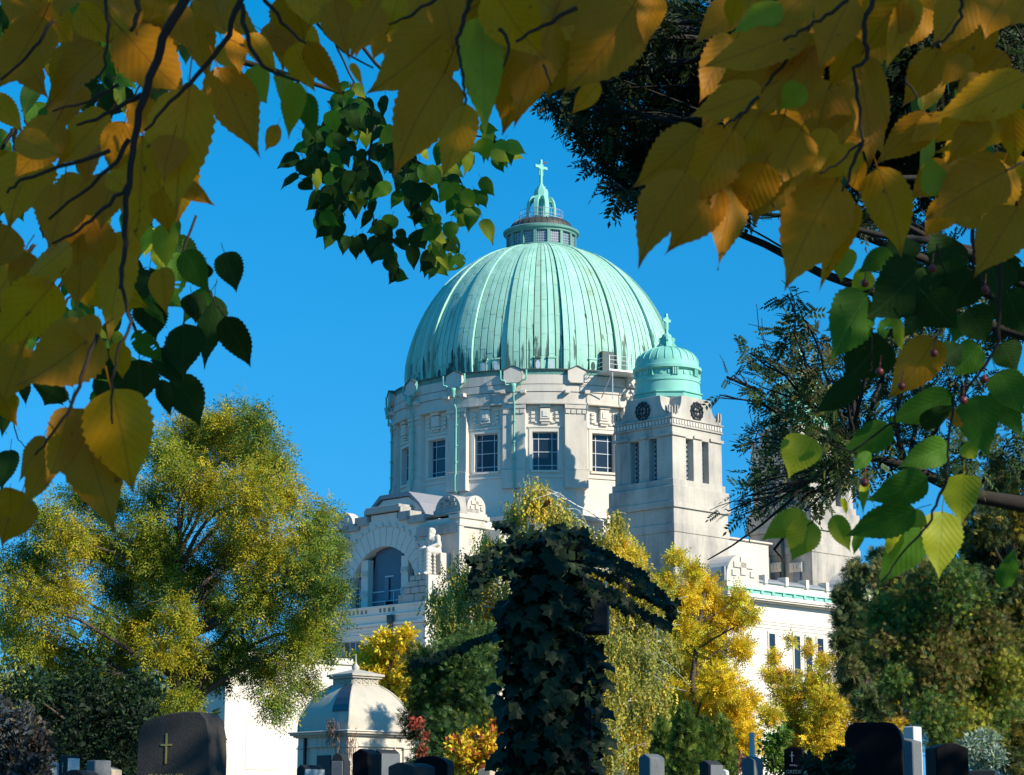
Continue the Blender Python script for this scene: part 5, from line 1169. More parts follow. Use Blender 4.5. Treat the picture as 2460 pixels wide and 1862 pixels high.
# ------------------------------------------------------------------ ash tree at the right: crown coloured dark for shade, loose lower branches paler as if lit
AY = 18.0
def px_poly_clumps(lst, Y, spread): return px_clumps(lst, Y, spread)
A1 = [(1330, 60, 60), (1370, 130, 60), (1420, 60, 90), (1400, 200, 75), (1360, 260, 50), (1440, 290, 75), (1480, 180, 100), (1520, 60, 110), (1540, 330, 90), (1500, 400, 60), (1480, 460, 30), (1530, 450, 50), (1600, 200, 120), (1640, 60, 120), (1620, 350, 110), (1720, 150, 130), (1740, 300, 130), (1840, 60, 140), (1850, 220, 140), (1960, 120, 150), (1960, 280, 120), (2080, 60, 160), (2080, 230, 150), (2190, 120, 160), (2200, 280, 140), (2310, 80, 160), (2310, 230, 150), (2410, 150, 160), (2420, 320, 140), (2300, 380, 90), (2180, 420, 90), (2060, 400, 80), (2400, 470, 90), (1420, 380, 30), (1345, 200, 35), (1560, 480, 26), (1680, 430, 70), (1760, 450, 60), (2480, 420, 90), (1860, 380, 70), (2540, 200, 160), (2540, 60, 160), (1900, 450, 50), (1980, 470, 45), (2080, 500, 50), (2180, 520, 50), (1800, 500, 35)]
clA = px_clumps(A1, AY, 1.6)
A2 = [(1900, 720, 26), (1930, 760, 30), (1890, 800, 34), (1960, 820, 40), (1850, 870, 36), (1800, 850, 22), (1760, 905, 20), (1830, 930, 34), (1900, 910, 45), (1980, 900, 50), (1950, 980, 55), (1870, 1000, 40), (1820, 1050, 34), (2040, 960, 60), (2000, 1060, 60), (1900, 1090, 50), (1840, 1150, 40), (1790, 1190, 26), (1950, 1160, 55), (2050, 1130, 60), (2120, 1050, 70), (2060, 820, 50), (2130, 900, 60), (2200, 980, 60), (1860, 1210, 30), (1780, 1240, 18), (1930, 1230, 30), (2250, 1080, 60), (2180, 800, 50), (2300, 900, 60), (2340, 1100, 60), (2420, 1060, 60), (1745, 1230, 16), (1730, 945, 12), (2260, 760, 60), (2350, 650, 70), (2250, 620, 60), (2420, 760, 70), (2150, 690, 50)]
clB = px_clumps(A2, AY+.5, 1.0)
ash = empty('ash_tree', (6.3, AY+.3, 0)); tag(ash, 'tall ash tree, crown coloured dark as in shade, reaching over the cemetery from the right', 'tree'); inv = Matrix.Translation(-ash.location)
mb = MB(); tr = [Vector((6.3, AY+.3, 0)), Vector((6.25, AY+.2, 1.5)), Vector((6.0, AY, 3.2)), Vector((5.4, AY, 5)), Vector((4.9, AY-.1, 7)), Vector((4.6, AY, 9)), Vector((4.2, AY, 11))]
mb.tube(tr, [.42, .36, .32, .28, .22, .16, .08], 12); mb.lathe([(.62, -.05), (.48, .25), (.40, .6)], 12, M=Matrix.Translation(tr[0]))
for i in range(len(clA)):
    c = Vector(clA[i, :3]); k = min(range(3, 6), key=lambda q: abs(tr[q].z-(c.z-.6))); pts = limb(mb, tr[k], c, .06, .012, .12, 8)
    for _ in range(2): limb(mb, random.choice(pts[3:]), c+Vector((random.gauss(0, 1), random.gauss(0, 1), random.gauss(0, 1)))*clA[i, 3]*.8, .012, .004, .1, 4, 4)
B0 = W(2480, 1215, AY+.3); mb.tube([tr[1]+Vector((0, 0, .9)), B0+Vector((.25, 0, .05)), B0, W(2330, 1190, AY+.2), W(2180, 1120, AY+.2), W(2050, 1090, AY+.3), W(1950, 1120, AY+.4)], [.12, .085, .075, .06, .042, .026, .012], 8)
bb = [W(2330, 1190, AY+.2), W(2180, 1120, AY+.2), W(2050, 1090, AY+.3)]
for i in range(len(clB)):
    c = Vector(clB[i, :3]); src = min(bb, key=lambda q: (q-c).length); pts = limb(mb, src, c, .022, .006, .16, 8, 5)
    for _ in range(4): limb(mb, random.choice(pts[3:]), c+Vector((random.gauss(0, 1), random.gauss(0, 1), random.gauss(0, 1)))*clB[i, 3]*1.1, .006, .0025, .15, 4, 4)
for pl in ([(1960, 1110), (1900, 1200), (1830, 1260), (1760, 1310), (1700, 1345)], [(1900, 1270), (1860, 1320), (1885, 1350)], [(2050, 1090), (1960, 1180), (1880, 1180), (1800, 1190)], [(1830, 940), (1780, 920), (1745, 905)]):
    mb.tube([W(a, b_, AY+.3) for a, b_ in pl], [.016-.0025*k for k in range(len(pl))], 5)
M['abark'] = simple('dark_ash_bark', (.022, .018, .015), .9, var=.4, scale=12)
o = mb.build('trunk', M['abark'], ash, smooth=True); o.matrix_parent_inverse = inv
n = 15500; p, d, ci = clump_leaves(clA, n, .5); GR = [(.018, .032, .009), (.028, .048, .012), (.012, .022, .007)]  # shade of the crown's underside put into these dark leaf colours
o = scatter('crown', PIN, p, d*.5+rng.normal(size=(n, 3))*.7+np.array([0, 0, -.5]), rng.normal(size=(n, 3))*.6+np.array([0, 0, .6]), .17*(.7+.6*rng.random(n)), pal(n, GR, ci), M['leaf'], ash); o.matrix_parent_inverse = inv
n = 2300; p, d, ci = clump_leaves(clB, n, .6)
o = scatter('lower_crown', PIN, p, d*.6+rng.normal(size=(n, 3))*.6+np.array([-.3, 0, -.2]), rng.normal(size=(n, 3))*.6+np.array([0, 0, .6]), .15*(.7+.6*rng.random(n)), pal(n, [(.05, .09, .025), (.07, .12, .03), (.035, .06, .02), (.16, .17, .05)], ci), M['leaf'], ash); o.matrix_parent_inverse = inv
# unseen linden added outside the frame at the right so its crown shades the near graves and leaves
lc = [(8.5+random.gauss(0, 1.2), 2.5+random.gauss(0, 1.8), 6.5+random.gauss(0, 1.6), random.uniform(1.1, 1.9)) for _ in range(34)]
tree('shade_linden', 'broad dense linden added out of view on the right to shade the near graves', None, 2, None, 15000, QUAD, .20, GR, .45, limbs=18, base=Vector((9, 2.5, 0)), cl=np.array(lc), trunk_z=8, up=.6)
lc = [(8.9+random.gauss(0, 1.1), 9+random.gauss(0, 1.8), 6.5+random.gauss(0, 1.8), random.uniform(1.0, 1.7)) for _ in range(44)]
tree('shade_chestnut', 'dense chestnut added out of view beside the ash to shade the gravestone row', None, 9, None, 15000, QUAD, .24, GR, .5, limbs=18, base=Vector((9.5, 9, 0)), cl=np.array(lc), trunk_z=8, up=.6)  # unseen tree added to throw shade over the gravestone row
# ------------------------------------------------------------------ near hackberry leaves
def mat_hleaf(name, c0, c1, vein, trans, edge=None, rough=.5, spec=.25):
    t = NT(name); uv = t.node('ShaderNodeUVMap'); sx_ = t.node('ShaderNodeSeparateXYZ'); t.l(uv.outputs[0], sx_.inputs[0])
    u, v = sx_.outputs[0], sx_.outputs[1]; av = t.math('ABSOLUTE', t.math('SUBTRACT', v, .5))
    oi = t.node('ShaderNodeObjectInfo'); rn = oi.outputs['Random']
    s = t.math('MULTIPLY', t.math('SUBTRACT', u, t.math('MULTIPLY', av, .75)), 9.0); fr = t.math('ABSOLUTE', t.math('SUBTRACT', t.math('FRACT', s), .5))
    lat = t.ramp(fr, [(.0, (1, 1, 1)), (.055, (.35, .35, .35)), (.11, (0, 0, 0))]); mid = t.ramp(av, [(.0, (1, 1, 1)), (.012, (1, 1, 1)), (.022, (0, 0, 0))])
    cmb = t.node('ShaderNodeCombineXYZ'); t.l(u, cmb.inputs[0]); t.l(v, cmb.inputs[1]); t.l(t.math('MULTIPLY', rn, 50), cmb.inputs[2])
    n1 = t.noise(cmb.outputs[0], 3.2, 4, .6); n2 = t.noise(cmb.outputs[0], 22, 3, .6)
    vm = t.math('MAXIMUM', t.math('MULTIPLY', lat, .55), mid)
    base = t.mix(t.ramp(n1, [(.3, (0, 0, 0)), (.7, (1, 1, 1))]), c0, c1); base = t.mix(t.math('MULTIPLY', rn, .55), base, tuple(x*.72 for x in c0))
    base = t.mix(t.math('MULTIPLY', n2, .28), base, tuple(x*.6 for x in c0)); base = t.mix(t.math('MULTIPLY', vm, .45), base, vein)
    spots = t.ramp(t.noise(cmb.outputs[0], 9, 2, .5), [(.70, (0, 0, 0)), (.76, (.8, .8, .8))]); base = t.mix(spots, base, (.16, .08, .02))
    if edge:
        ed = t.math('ADD', t.math('MULTIPLY', av, 2.0), t.math('MULTIPLY', n1, .25)); base = t.mix(t.ramp(u, [(.86, (0, 0, 0)), (1.0, (.8, .8, .8))]), base, edge)
    hgt = t.math('SUBTRACT', fr, t.math('MULTIPLY', mid, .4)); hgt = t.math('ADD', hgt, t.math('MULTIPLY', n2, .5))
    b = t.bump(hgt, .14, .003)
    p = t.node('ShaderNodeBsdfPrincipled'); p.inputs['Roughness'].default_value = rough; p.inputs['Specular IOR Level'].default_value = spec; t.l(base, p.inputs['Base Color']); t.l(b, p.inputs['Normal'])
    tr = t.node('ShaderNodeBsdfTranslucent'); t.l(base, tr.inputs[0]); t.l(b, tr.inputs['Normal']); mx = t.node('ShaderNodeMixShader'); mx.inputs[0].default_value = trans
    t.l(p.outputs[0], mx.inputs[1]); t.l(tr.outputs[0], mx.inputs[2]); t.l(mx.outputs[0], t.out.inputs[0]); return t.m
M['hy'] = mat_hleaf('yellow_hackberry_leaf', (.82, .36, .004), (.88, .42, .006), (.38, .14, .01), .5, (.25, .09, .02))
M['hb'] = mat_hleaf('brown_yellow_hackberry_leaf', (.68, .26, .004), (.74, .31, .006), (.30, .10, .01), .5, (.25, .09, .02))
M['hl'] = mat_hleaf('lime_hackberry_leaf', (.40, .46, .02), (.50, .52, .03), (.28, .30, .03), .5)
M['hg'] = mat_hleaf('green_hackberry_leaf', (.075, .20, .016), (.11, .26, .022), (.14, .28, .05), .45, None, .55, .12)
M['hd'] = mat_hleaf('shaded_green_hackberry_leaf', (.022, .060, .010), (.032, .08, .014), (.05, .10, .03), .25, None, .6, .07)  # darker copy of the green leaf, with shade put into its colour
def leaf_mesh(mat, seed, fold=.10, bend=.18, rows=26, holes=False):
    r = random.Random(seed); vs, fs, uvs = [], [], []
    asym = r.uniform(-.06, .06); tw = r.uniform(-.25, .25)
    TT = (0, .03, .08, .15, .25, .35, .45, .55, .65, .72, .78, .84, .90, .95, 1); HH = (.015, .21, .35, .44, .49, .50, .475, .415, .325, .25, .178, .108, .055, .024, .0)
    bow = r.choice((-1, 1))*r.uniform(.05, .16); k0 = r.uniform(.85, 1.15)
    def half(t): return float(np.interp(t, TT, HH))
    for i in range(rows+1):
        t = i/rows; w = half(t)
        tooth = 1+(.055 if i % 2 else -.035)*(1 if .08 < t < .93 else 0)
        for j, q in enumerate((-1, -.5, 0, .5, 1)):
            k = w*q*(tooth if abs(q) == 1 else 1)*(1+asym*q); z = fold*abs(q)*w*2*.5*(1 if seed % 2 else -.7)+bend*(t*t-.3*t)*-.55+tw*w*q*t*.5+.018*math.sin(t*9*math.pi/2+abs(q)*2)*abs(q)*w*2+.02*math.sin(t*7+seed)*q
            x = k+.05*math.sin(t*2.5+seed)*t+bow*max(0, t-.45)**2*2.2
            vs.append((x, t, z)); uvs.append((t, .5+k))
    for i in range(rows):
        for j in range(4):
            a = i*5+j; fs.append((a, a+1, a+6, a+5))
    if holes:
        fs = [f for f in fs if r.random() > .035]
    n0 = len(vs); L = .22; pr = .012                         # petiole
    pt = [(0, .02, 0), (.01, -.08, .02), (.0, -L, .10*r.uniform(.3, 1))]
    for k, p in enumerate(pt):
        for a in range(4): vs.append((p[0]+pr*math.cos(a*math.pi/2), p[1], p[2]+pr*math.sin(a*math.pi/2))); uvs.append((.02, .5))
    for k in range(2):
        for a in range(4): fs.append((n0+k*4+a, n0+k*4+(a+1) % 4, n0+(k+1)*4+(a+1) % 4, n0+(k+1)*4+a))
    me = bpy.data.meshes.new('hackberry_leaf'); me.from_pydata(vs, [], fs); me.update()
    ul = me.uv_layers.new(name='UVMap')
    for lp in me.loops: ul.data[lp.index].uv = uvs[lp.vertex_index]
    me.polygons.foreach_set('use_smooth', [True]*len(me.polygons)); me.materials.append(M[mat]); return me
LM = {k: [leaf_mesh(k, s+11*i, random.uniform(.05, .22), random.uniform(.05, .32), holes=(k in ('hd', 'hg') and s == 2)) for s in range(6)] for i, k in enumerate(('hy', 'hb', 'hl', 'hg', 'hd'))}
rF = random.Random(3); WIDE = 1.18
def hleaf(parent, base, tip, wpx, Y, kind, ox=0, oy=0, sc=1.0, dY=None, tilt=None):
    """a leaf from its stalk end to its tip, both read off the photograph and set at distance Y"""
    bx, by = ox+base[0]*sc, oy+base[1]*sc; tx, ty = ox+tip[0]*sc, oy+tip[1]*sc
    dY = rF.uniform(-.03, .03) if dY is None else dY
    p0, p1 = W(bx, by, Y), W(tx, ty, Y+dY); ax = p1-p0; L = ax.length; wd = wpx*sc/PXM(Y, p0.z)*WIDE
    n = Vector((rF.uniform(-.5, .5), -1, rF.uniform(-.45, .45))) if tilt is None else Vector(tilt)
    return put_leaf(LM[kind], parent, p0, ax, n, L, wd, 'leaf', rF)
# ---- yellow hackberry: trunk just left of the camera's view, limbs over the frame
hy = empty('hackberry_tree', (-1.55, 1.25, 0)); tag(hy, 'hackberry tree with large yellow leaves hanging close overhead', 'tree')
S_A, S_C, S_D, S_E = .4182, .41822, .434, .478
YA = [  # zoom window A (top left), stalk, tip, width, kind
 ((1090,500),(985,1255),330,'hy'),((1250,385),(1478,910),250,'hb'),((1715,470),(1648,805),120,'hl'),((1765,530),(1805,825),110,'hg'),((1595,715),(1538,862),80,'hy'),((1425,195),(1605,435),115,'hy'),((1420,400),(1545,600),200,'hl'),((1280,240),(1365,425),140,'hy'),
 ((700,170),(1055,560),300,'hb'),((600,280),(225,610),260,'hb'),((250,100),(-20,520),290,'hb'),((600,50),(405,285),190,'hb'),((1100,30),(1195,490),165,'hb'),((1000,20),(1095,310),150,'hb'),((670,-20),(810,190),160,'hb'),((1345,170),(1375,430),115,'hb'),((1640,-40),(1775,230),260,'hb'),((1850,-30),(1755,150),190,'hy'),
 ((1770,240),(1965,570),135,'hb'),((1690,250),(1810,545),160,'hy'),((1620,430),(1640,655),110,'hl'),((1500,170),(1760,300),150,'hb'),((560,640),(470,1090),220,'hb'),((720,700),(620,1010),190,'hb'),((820,780),(775,1450),270,'hy'),((210,890),(20,1300),320,'hy'),((90,790),(360,900),160,'hb'),
 ((370,1050),(280,1430),260,'hb'),((610,1000),(750,1100),110,'hy'),((660,1000),(550,1310),240,'hb'),((410,1405),(60,1670),210,'hy'),((740,1330),(585,1690),190,'hy'),((990,1060),(1240,1165),110,'hb'),((920,1090),(990,1350),150,'hb'),((60,1300),(-60,1560),260,'hb'),((480,1230),(420,1520),190,'hb'),((120,-30),(40,120),160,'hb'),((420,-40),(330,90),150,'hb'),((900,-40),(860,140),150,'hb'),((1230,-30),(1270,180),170,'hb'),((860,560),(780,800),180,'hb'),((1000,780),(930,1040),180,'hb'),((540,1280),(640,1560),170,'hb'),((1180,560),(1010,760),150,'hb')]
YB = [((310,190),(-20,600),290,'hy'),((560,470),(120,810),330,'hb'),((140,550),(10,880),230,'hb'),((640,800),(795,1400),345,'hy'),((420,915),(690,1610),320,'hb'),((400,905),(285,1375),180,'hb'),((255,1070),(105,1340),125,'hb'),((285,1170),(145,1490),140,'hb'),((130,1390),(-20,1690),260,'hb'),((690,535),(685,745),135,'hy'),((720,-20),(598,510),180,'hy'),((180,20),(40,240),130,'hb'),((60,1380),(60,1560),140,'hb'),((480,380),(560,560),130,'hb')]
YC = [((1095,100),(1108,780),225,'hl'),((1150,-70),(1445,360),290,'hy'),((885,410),(550,975),350,'hb'),((995,595),(865,1030),185,'hy'),((960,120),(435,550),350,'hb'),((1310,240),(1225,780),290,'hb'),((1500,110),(1260,730),240,'hb'),((1960,40),(1580,570),360,'hb'),((1770,475),(1615,665),105,'hy'),((2095,-30),(2020,265),140,'hb'),((280,-20),(402,245),145,'hy'),((245,-10),(312,340),175,'hb'),((490,30),(350,330),180,'hb'),((620,-30),(538,210),140,'hy'),((510,190),(478,350),90,'hb'),((40,-40),(85,140),180,'hy'),((340,365),(412,495),48,'hy'),((860,-30),(955,290),210,'hb'),((1700,-30),(1470,160),210,'hb'),((1880,-40),(1640,310),260,'hb'),((1130,-40),(1010,160),180,'hb'),((1640,250),(1450,560),220,'hb'),((740,-40),(690,150),150,'hb'),((1380,-60),(1560,120),200,'hb'),((1200,300),(1150,560),170,'hb')]
YD = [((420,715),(40,1050),225,'hb'),((765,495),(330,665),185,'hb'),((1010,160),(410,375),235,'hb'),((340,950),(52,1458),260,'hb'),((605,715),(348,1160),265,'hb'),((510,1040),(248,1418),225,'hb'),((620,980),(518,1480),210,'hb'),((890,635),(675,1240),310,'hb'),((1180,990),(862,1582),330,'hb'),((1290,1130),(1065,1612),130,'hy'),((1400,925),(1558,1410),230,'hy'),((1140,450),(1055,818),280,'hb'),((1305,435),(1392,920),250,'hb'),((1270,190),(1145,510),150,'hb'),((1355,315),(1462,705),95,'hb'),((1600,-20),(1435,390),140,'hy'),((1550,-20),(1290,290),265,'hb'),((1255,-20),(1050,380),225,'hb'),((1050,260),(730,650),240,'hb'),((990,470),(860,610),130,'hl'),((820,310),(540,480),220,'hb'),((870,20),(585,175),155,'hl'),((620,-20),(588,170),95,'hy'),((1750,270),(1545,610),175,'hb'),((2045,90),(1710,350),255,'hb'),((1905,-20),(1705,260),225,'hb'),((2230,420),(1705,660),240,'hy'),((2230,670),(1705,835),125,'hy'),((2010,650),(1770,905),155,'hb'),((2140,590),(2175,930),160,'hy'),((2120,945),(1650,1190),290,'hb'),((2180,1140),(1945,1540),255,'hb'),
      ((1730,1085),(1688,835),135,'hl'),((1310,825),(1050,1000),150,'hy'),((1250,890),(1325,1070),130,'hb'),((1135,710),(1015,1000),155,'hy'),((2110,-20),(1985,200),205,'hb'),((2230,90),(2125,60),110,'hb'),((2110,290),(1820,570),205,'hb'),((760,-30),(680,90),160,'hb'),((1010,-30),(840,130),180,'hb'),((760,620),(560,900),220,'hb'),((980,720),(830,1020),230,'hb'),((780,900),(640,1220),220,'hb'),((1900,300),(1760,480),120,'hb'),((2220,-20),(2160,150),150,'hb'),((2000,430),(1830,640),170,'hb'),((1100,200),(980,430),190,'hb'),((900,330),(700,560),200,'hb')]
for lst, ox, oy, sc, y0 in ((YA, 0, 0, S_A, 2.0), (YB, 0, 600, S_A, 1.95), (YC, 700, 0, S_C, 1.85), (YD, 1500, 0, S_D, 1.8)):
    for i, (b0, t0, w0, k0) in enumerate(lst):
        hleaf(hy, b0, t0, w0, y0+.012*(i % 13)+rF.uniform(-.06, .1), k0, ox, oy, sc)
for (x0, x1, y0, y1, nn, a0) in ((-40, 440, -60, 900, 22, 1.75), (0, 700, -80, 120, 20, 1.6), (820, 1560, -90, 60, 20, 1.6), (1700, 2460, -80, 330, 42, 2.0), (1650, 2000, 250, 420, 14, 2.1), (2250, 2500, 250, 520, 12, 2.2)):
    for k in range(nn):
        px, py = rF.uniform(x0, x1), rF.uniform(y0, y1); a = rF.gauss(a0, .5); L = rF.uniform(110, 190)
        hleaf(hy, (px, py), (px+L*math.cos(a), py+L*math.sin(a)), L*rF.uniform(.42, .58), 2.2+rF.uniform(-.05, .35), rF.choice(('hy', 'hb', 'hb')))
tw = hy
def twig(mb, pts, Y, r0, r1, ox=0, oy=0, sc=1.0):
    P_ = [W(ox+a*sc, oy+b_*sc, Y) for a, b_ in pts]; n = len(P_); Q = []
    for i in range(n-1):
        for k in range(4): Q.append(P_[i].lerp(P_[i+1], k/4)+Vector((rF.uniform(-1, 1), 0, rF.uniform(-1, 1)))*.0016)
    Q.append(P_[-1]); b = MB(); b.tube(Q, [.62*(r0+(r1-r0)*i/(len(Q)-1)) for i in range(len(Q))], 7); o = b.build('twig', M['twig'], mb, smooth=True); o.matrix_parent_inverse = Matrix.Translation(-mb.location)
for pl, r0, r1, Y in (([(1090, -60), (960, 180), (880, 390), (810, 600), (770, 760), (740, 1000), (722, 1300), (705, 1500), (690, 1660)], .0075, .003, 1.93), ([(1400, -60), (1310, 200), (1130, 440), (980, 590), (830, 750)], .005, .002, 1.92), ([(810, 545), (650, 640), (440, 720)], .0045, .002, 1.94), ([(745, 800), (640, 960), (520, 1060), (280, 1260)], .004, .002, 1.94), ([(735, 1070), (600, 1200), (440, 1330), (300, 1400)], .0035, .002, 1.93),
                      ([(1385, 20), (1420, 230), (1500, 370), (1620, 430), (1720, 470)], .004, .0018, 1.9), ([(1500, -40), (1620, 130), (1760, 250)], .0035, .0018, 1.92), ([(600, -40), (620, 150), (600, 380), (540, 600)], .003, .0015, 1.97), ([(800, -60), (790, 90), (750, 180)], .005, .003, 1.93), ([(300, 120), (200, 280), (0, 460)], .003, .002, 1.9), ([(640, 860), (420, 930), (120, 1040), (40, 1110)], .0035, .002, 1.9), ([(690, 480), (560, 560), (300, 640)], .003, .0015, 1.96)):
    twig(tw, pl, Y, r0, r1, 0, 0, S_A)
for pl, r0, r1, Y in (([(720, -20), (700, 200), (760, 420), (690, 540), (655, 700), (640, 800), (645, 1000)], .003, .0015, 1.9), ([(560, 480), (480, 700), (420, 880), (300, 1060), (200, 1180)], .0035, .0015, 1.92)): twig(tw, pl, Y, r0, r1, 0, 600, S_A)
for pl, r0, r1, Y in (([(1040, -40), (1010, 60), (960, 200), (950, 300), (990, 480), (1000, 600)], .004, .0015, 1.83), ([(1640, 50), (1450, 150), (1290, 240)], .0035, .002, 1.82), ([(900, -60), (700, 80), (560, 140)], .003, .0015, 1.85), ([(1440, 360), (1490, 490)], .002, .0012, 1.8), ([(110, 85), (200, 200), (300, 300), (470, 390)], .003, .0015, 2.3), ([(1200, 160), (1250, 260), (1220, 380)], .003, .0015, 1.82)): twig(tw, pl, Y, r0, r1, 700, 0, S_C)
for pl, r0, r1, Y in (([(1320, 780), (1260, 930), (1205, 1060)], .003, .0015, 1.77), ([(1320, 780), (1200, 900), (1080, 960)], .002, .0012, 1.77), ([(1240, 0), (1110, 90), (1000, 160), (880, 225)], .003, .0018, 1.76), ([(1400, -40), (1320, 130), (1350, 320), (1270, 380), (1300, 600), (1320, 790)], .004, .002, 1.8), ([(1870, -40), (1860, 100), (1790, 200), (1700, 270)], .0028, .0015, 1.77), ([(740, 540), (640, 640), (550, 705)], .0028, .0015, 1.76), ([(1550, 430), (1620, 550)], .002, .0015, 1.77), ([(1930, 250), (1975, 350), (1960, 430)], .0035, .003, 2.2), ([(2212, 900), (2110, 950)], .002, .001, 1.77), ([(1030, 160), (900, 330), (760, 500), (600, 720)], .003, .0015, 1.84)): twig(tw, pl, Y, r0, r1, 1500, 0, S_D)
invy = Matrix.Translation(-hy.location)
tk = MB(); T0 = Vector((-1.55, 1.25, 0)); tk.tube([T0, T0+Vector((.02, 0, 1)), T0+Vector((.05, .05, 2)), T0+Vector((.2, .1, 2.6)), T0+Vector((.3, .1, 3.6)), T0+Vector((.2, .1, 5))], [.16, .13, .11, .10, .075, .04], 12); tk.lathe([(.24, -.03), (.19, .15), (.16, .4)], 12, M=Matrix.Translation(T0))
for a, b_ in (((-1.35, 1.35, 2.6), (.9, 1.9, 2.75)), ((-1.4, 1.3, 2.4), (-.2, 2.0, 2.32)), ((-1.35, 1.35, 2.7), (.2, 1.9, 2.45)), ((-.2, 1.75, 2.68), (.55, 1.8, 2.28)), ((-1.45, 1.3, 2.2), (-.55, 1.95, 2.2))):
    limb(tk, a, b_, .035, .007, .06, 9, 7)
o = tk.build('trunk', M['bark'], hy, smooth=True); o.matrix_parent_inverse = invy
# unseen crown above the frame; clumps added towards the sun to shade the leaves
cl = np.array([(random.uniform(-1.6, 1.2), random.uniform(.4, 2.6), random.uniform(2.75, 4.6), random.uniform(.25, .5)) for _ in range(30)]+[(SDIR.x*q_+random.uniform(-.55, .55), 2.0+SDIR.y*q_+random.uniform(-.5, .4), 2.05+SDIR.z*q_+random.uniform(-.35, .35), random.uniform(.28, .5)) for q_ in [random.uniform(1.2, 4.2) for _ in range(56)]])
n = 2900; p, d, ci = clump_leaves(cl, n, .5)
o = scatter('crown', QUAD, p, d+rng.normal(size=(n, 3))*.5+np.array([0, 0, -.8]), rng.normal(size=(n, 3))*.6+np.array([0, -.3, .6]), .10*(.8+.4*rng.random(n)), pal(n, [(.84, .44, .006), (.80, .40, .006), (.74, .42, .01)], ci), M['leaf_t'], hy); o.matrix_parent_inverse = invy
# ---- green hackberry behind it on the left
hg_ = empty('green_hackberry', (-2.9, 4.2, 0)); tag(hg_, 'green-leaved hackberry behind the yellow leaves on the left', 'tree'); invg = Matrix.Translation(-hg_.location)
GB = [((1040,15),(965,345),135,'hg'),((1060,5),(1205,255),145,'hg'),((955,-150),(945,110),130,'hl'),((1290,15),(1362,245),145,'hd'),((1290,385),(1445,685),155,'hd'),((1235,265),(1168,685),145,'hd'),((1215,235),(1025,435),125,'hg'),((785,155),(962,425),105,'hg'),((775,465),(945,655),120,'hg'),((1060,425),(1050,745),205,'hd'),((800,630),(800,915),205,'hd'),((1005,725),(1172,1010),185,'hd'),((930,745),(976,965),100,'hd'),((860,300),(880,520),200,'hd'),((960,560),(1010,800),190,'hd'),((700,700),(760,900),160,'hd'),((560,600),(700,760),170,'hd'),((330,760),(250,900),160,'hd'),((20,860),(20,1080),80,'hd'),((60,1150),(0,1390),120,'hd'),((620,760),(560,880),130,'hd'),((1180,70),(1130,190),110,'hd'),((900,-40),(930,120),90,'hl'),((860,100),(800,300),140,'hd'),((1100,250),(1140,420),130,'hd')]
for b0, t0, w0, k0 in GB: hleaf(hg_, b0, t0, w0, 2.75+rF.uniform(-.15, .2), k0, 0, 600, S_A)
for k in range(190):
    px, py = rF.uniform(-40, 470), rF.uniform(-40, 960)
    if px > 430-.35*max(0, py-500) + 30: continue
    a = rF.gauss(math.pi/2, .6); L = rF.uniform(55, 115); kind = rF.choices(('hd', 'hg', 'hl'), (4, 5, 2))[0]
    hleaf(hg_, (px, py), (px+L*math.cos(a), py+L*math.sin(a)), L*rF.uniform(.38, .6), 3.3+rF.uniform(-.4, .9), kind, tilt=(rF.uniform(-.9, .9), -1, rF.uniform(-.7, .8)))
gt_ = hg_
for k in range(16):
    x = rF.uniform(0, 430); y = rF.uniform(-60, 600); pts = [(x, y)]
    for q in range(6): x += rF.uniform(-40, 25); y += rF.uniform(20, 75); pts.append((x, y))
    twig(gt_, pts, 3.5+rF.uniform(-.3, .4), .006, .002)
twig(gt_, [(470, 520), (430, 640), (500, 700), (540, 760)], 2.8, .003, .0012); twig(gt_, [(260, 640), (330, 800), (420, 900), (470, 960)], 2.8, .004, .0015); twig(gt_, [(20, 950), (40, 1050), (60, 1075)], 2.8, .0015, .001)
tk = MB(); T0 = Vector(hg_.location); tk.tube([T0, T0+Vector((.05, 0, 1.2)), T0+Vector((.25, 0, 2.4)), T0+Vector((.4, 0, 3.6)), T0+Vector((.5, 0, 5))], [.17, .14, .11, .08, .04], 12); tk.lathe([(.26, -.03), (.2, .15), (.17, .4)], 12, M=Matrix.Translation(T0))
for a, b_ in (((-2.65, 4.2, 2.4), (-.55, 3.5, 2.75)), ((-2.7, 4.2, 2.0), (-.75, 3.3, 2.1)), ((-2.6, 4.2, 2.6), (-.35, 3.2, 2.6)), ((-2.75, 4.2, 1.7), (-.8, 3.0, 1.75))): limb(tk, a, b_, .04, .008, .07, 9, 7)
o = tk.build('trunk', M['bark'], hg_, smooth=True); o.matrix_parent_inverse = invg
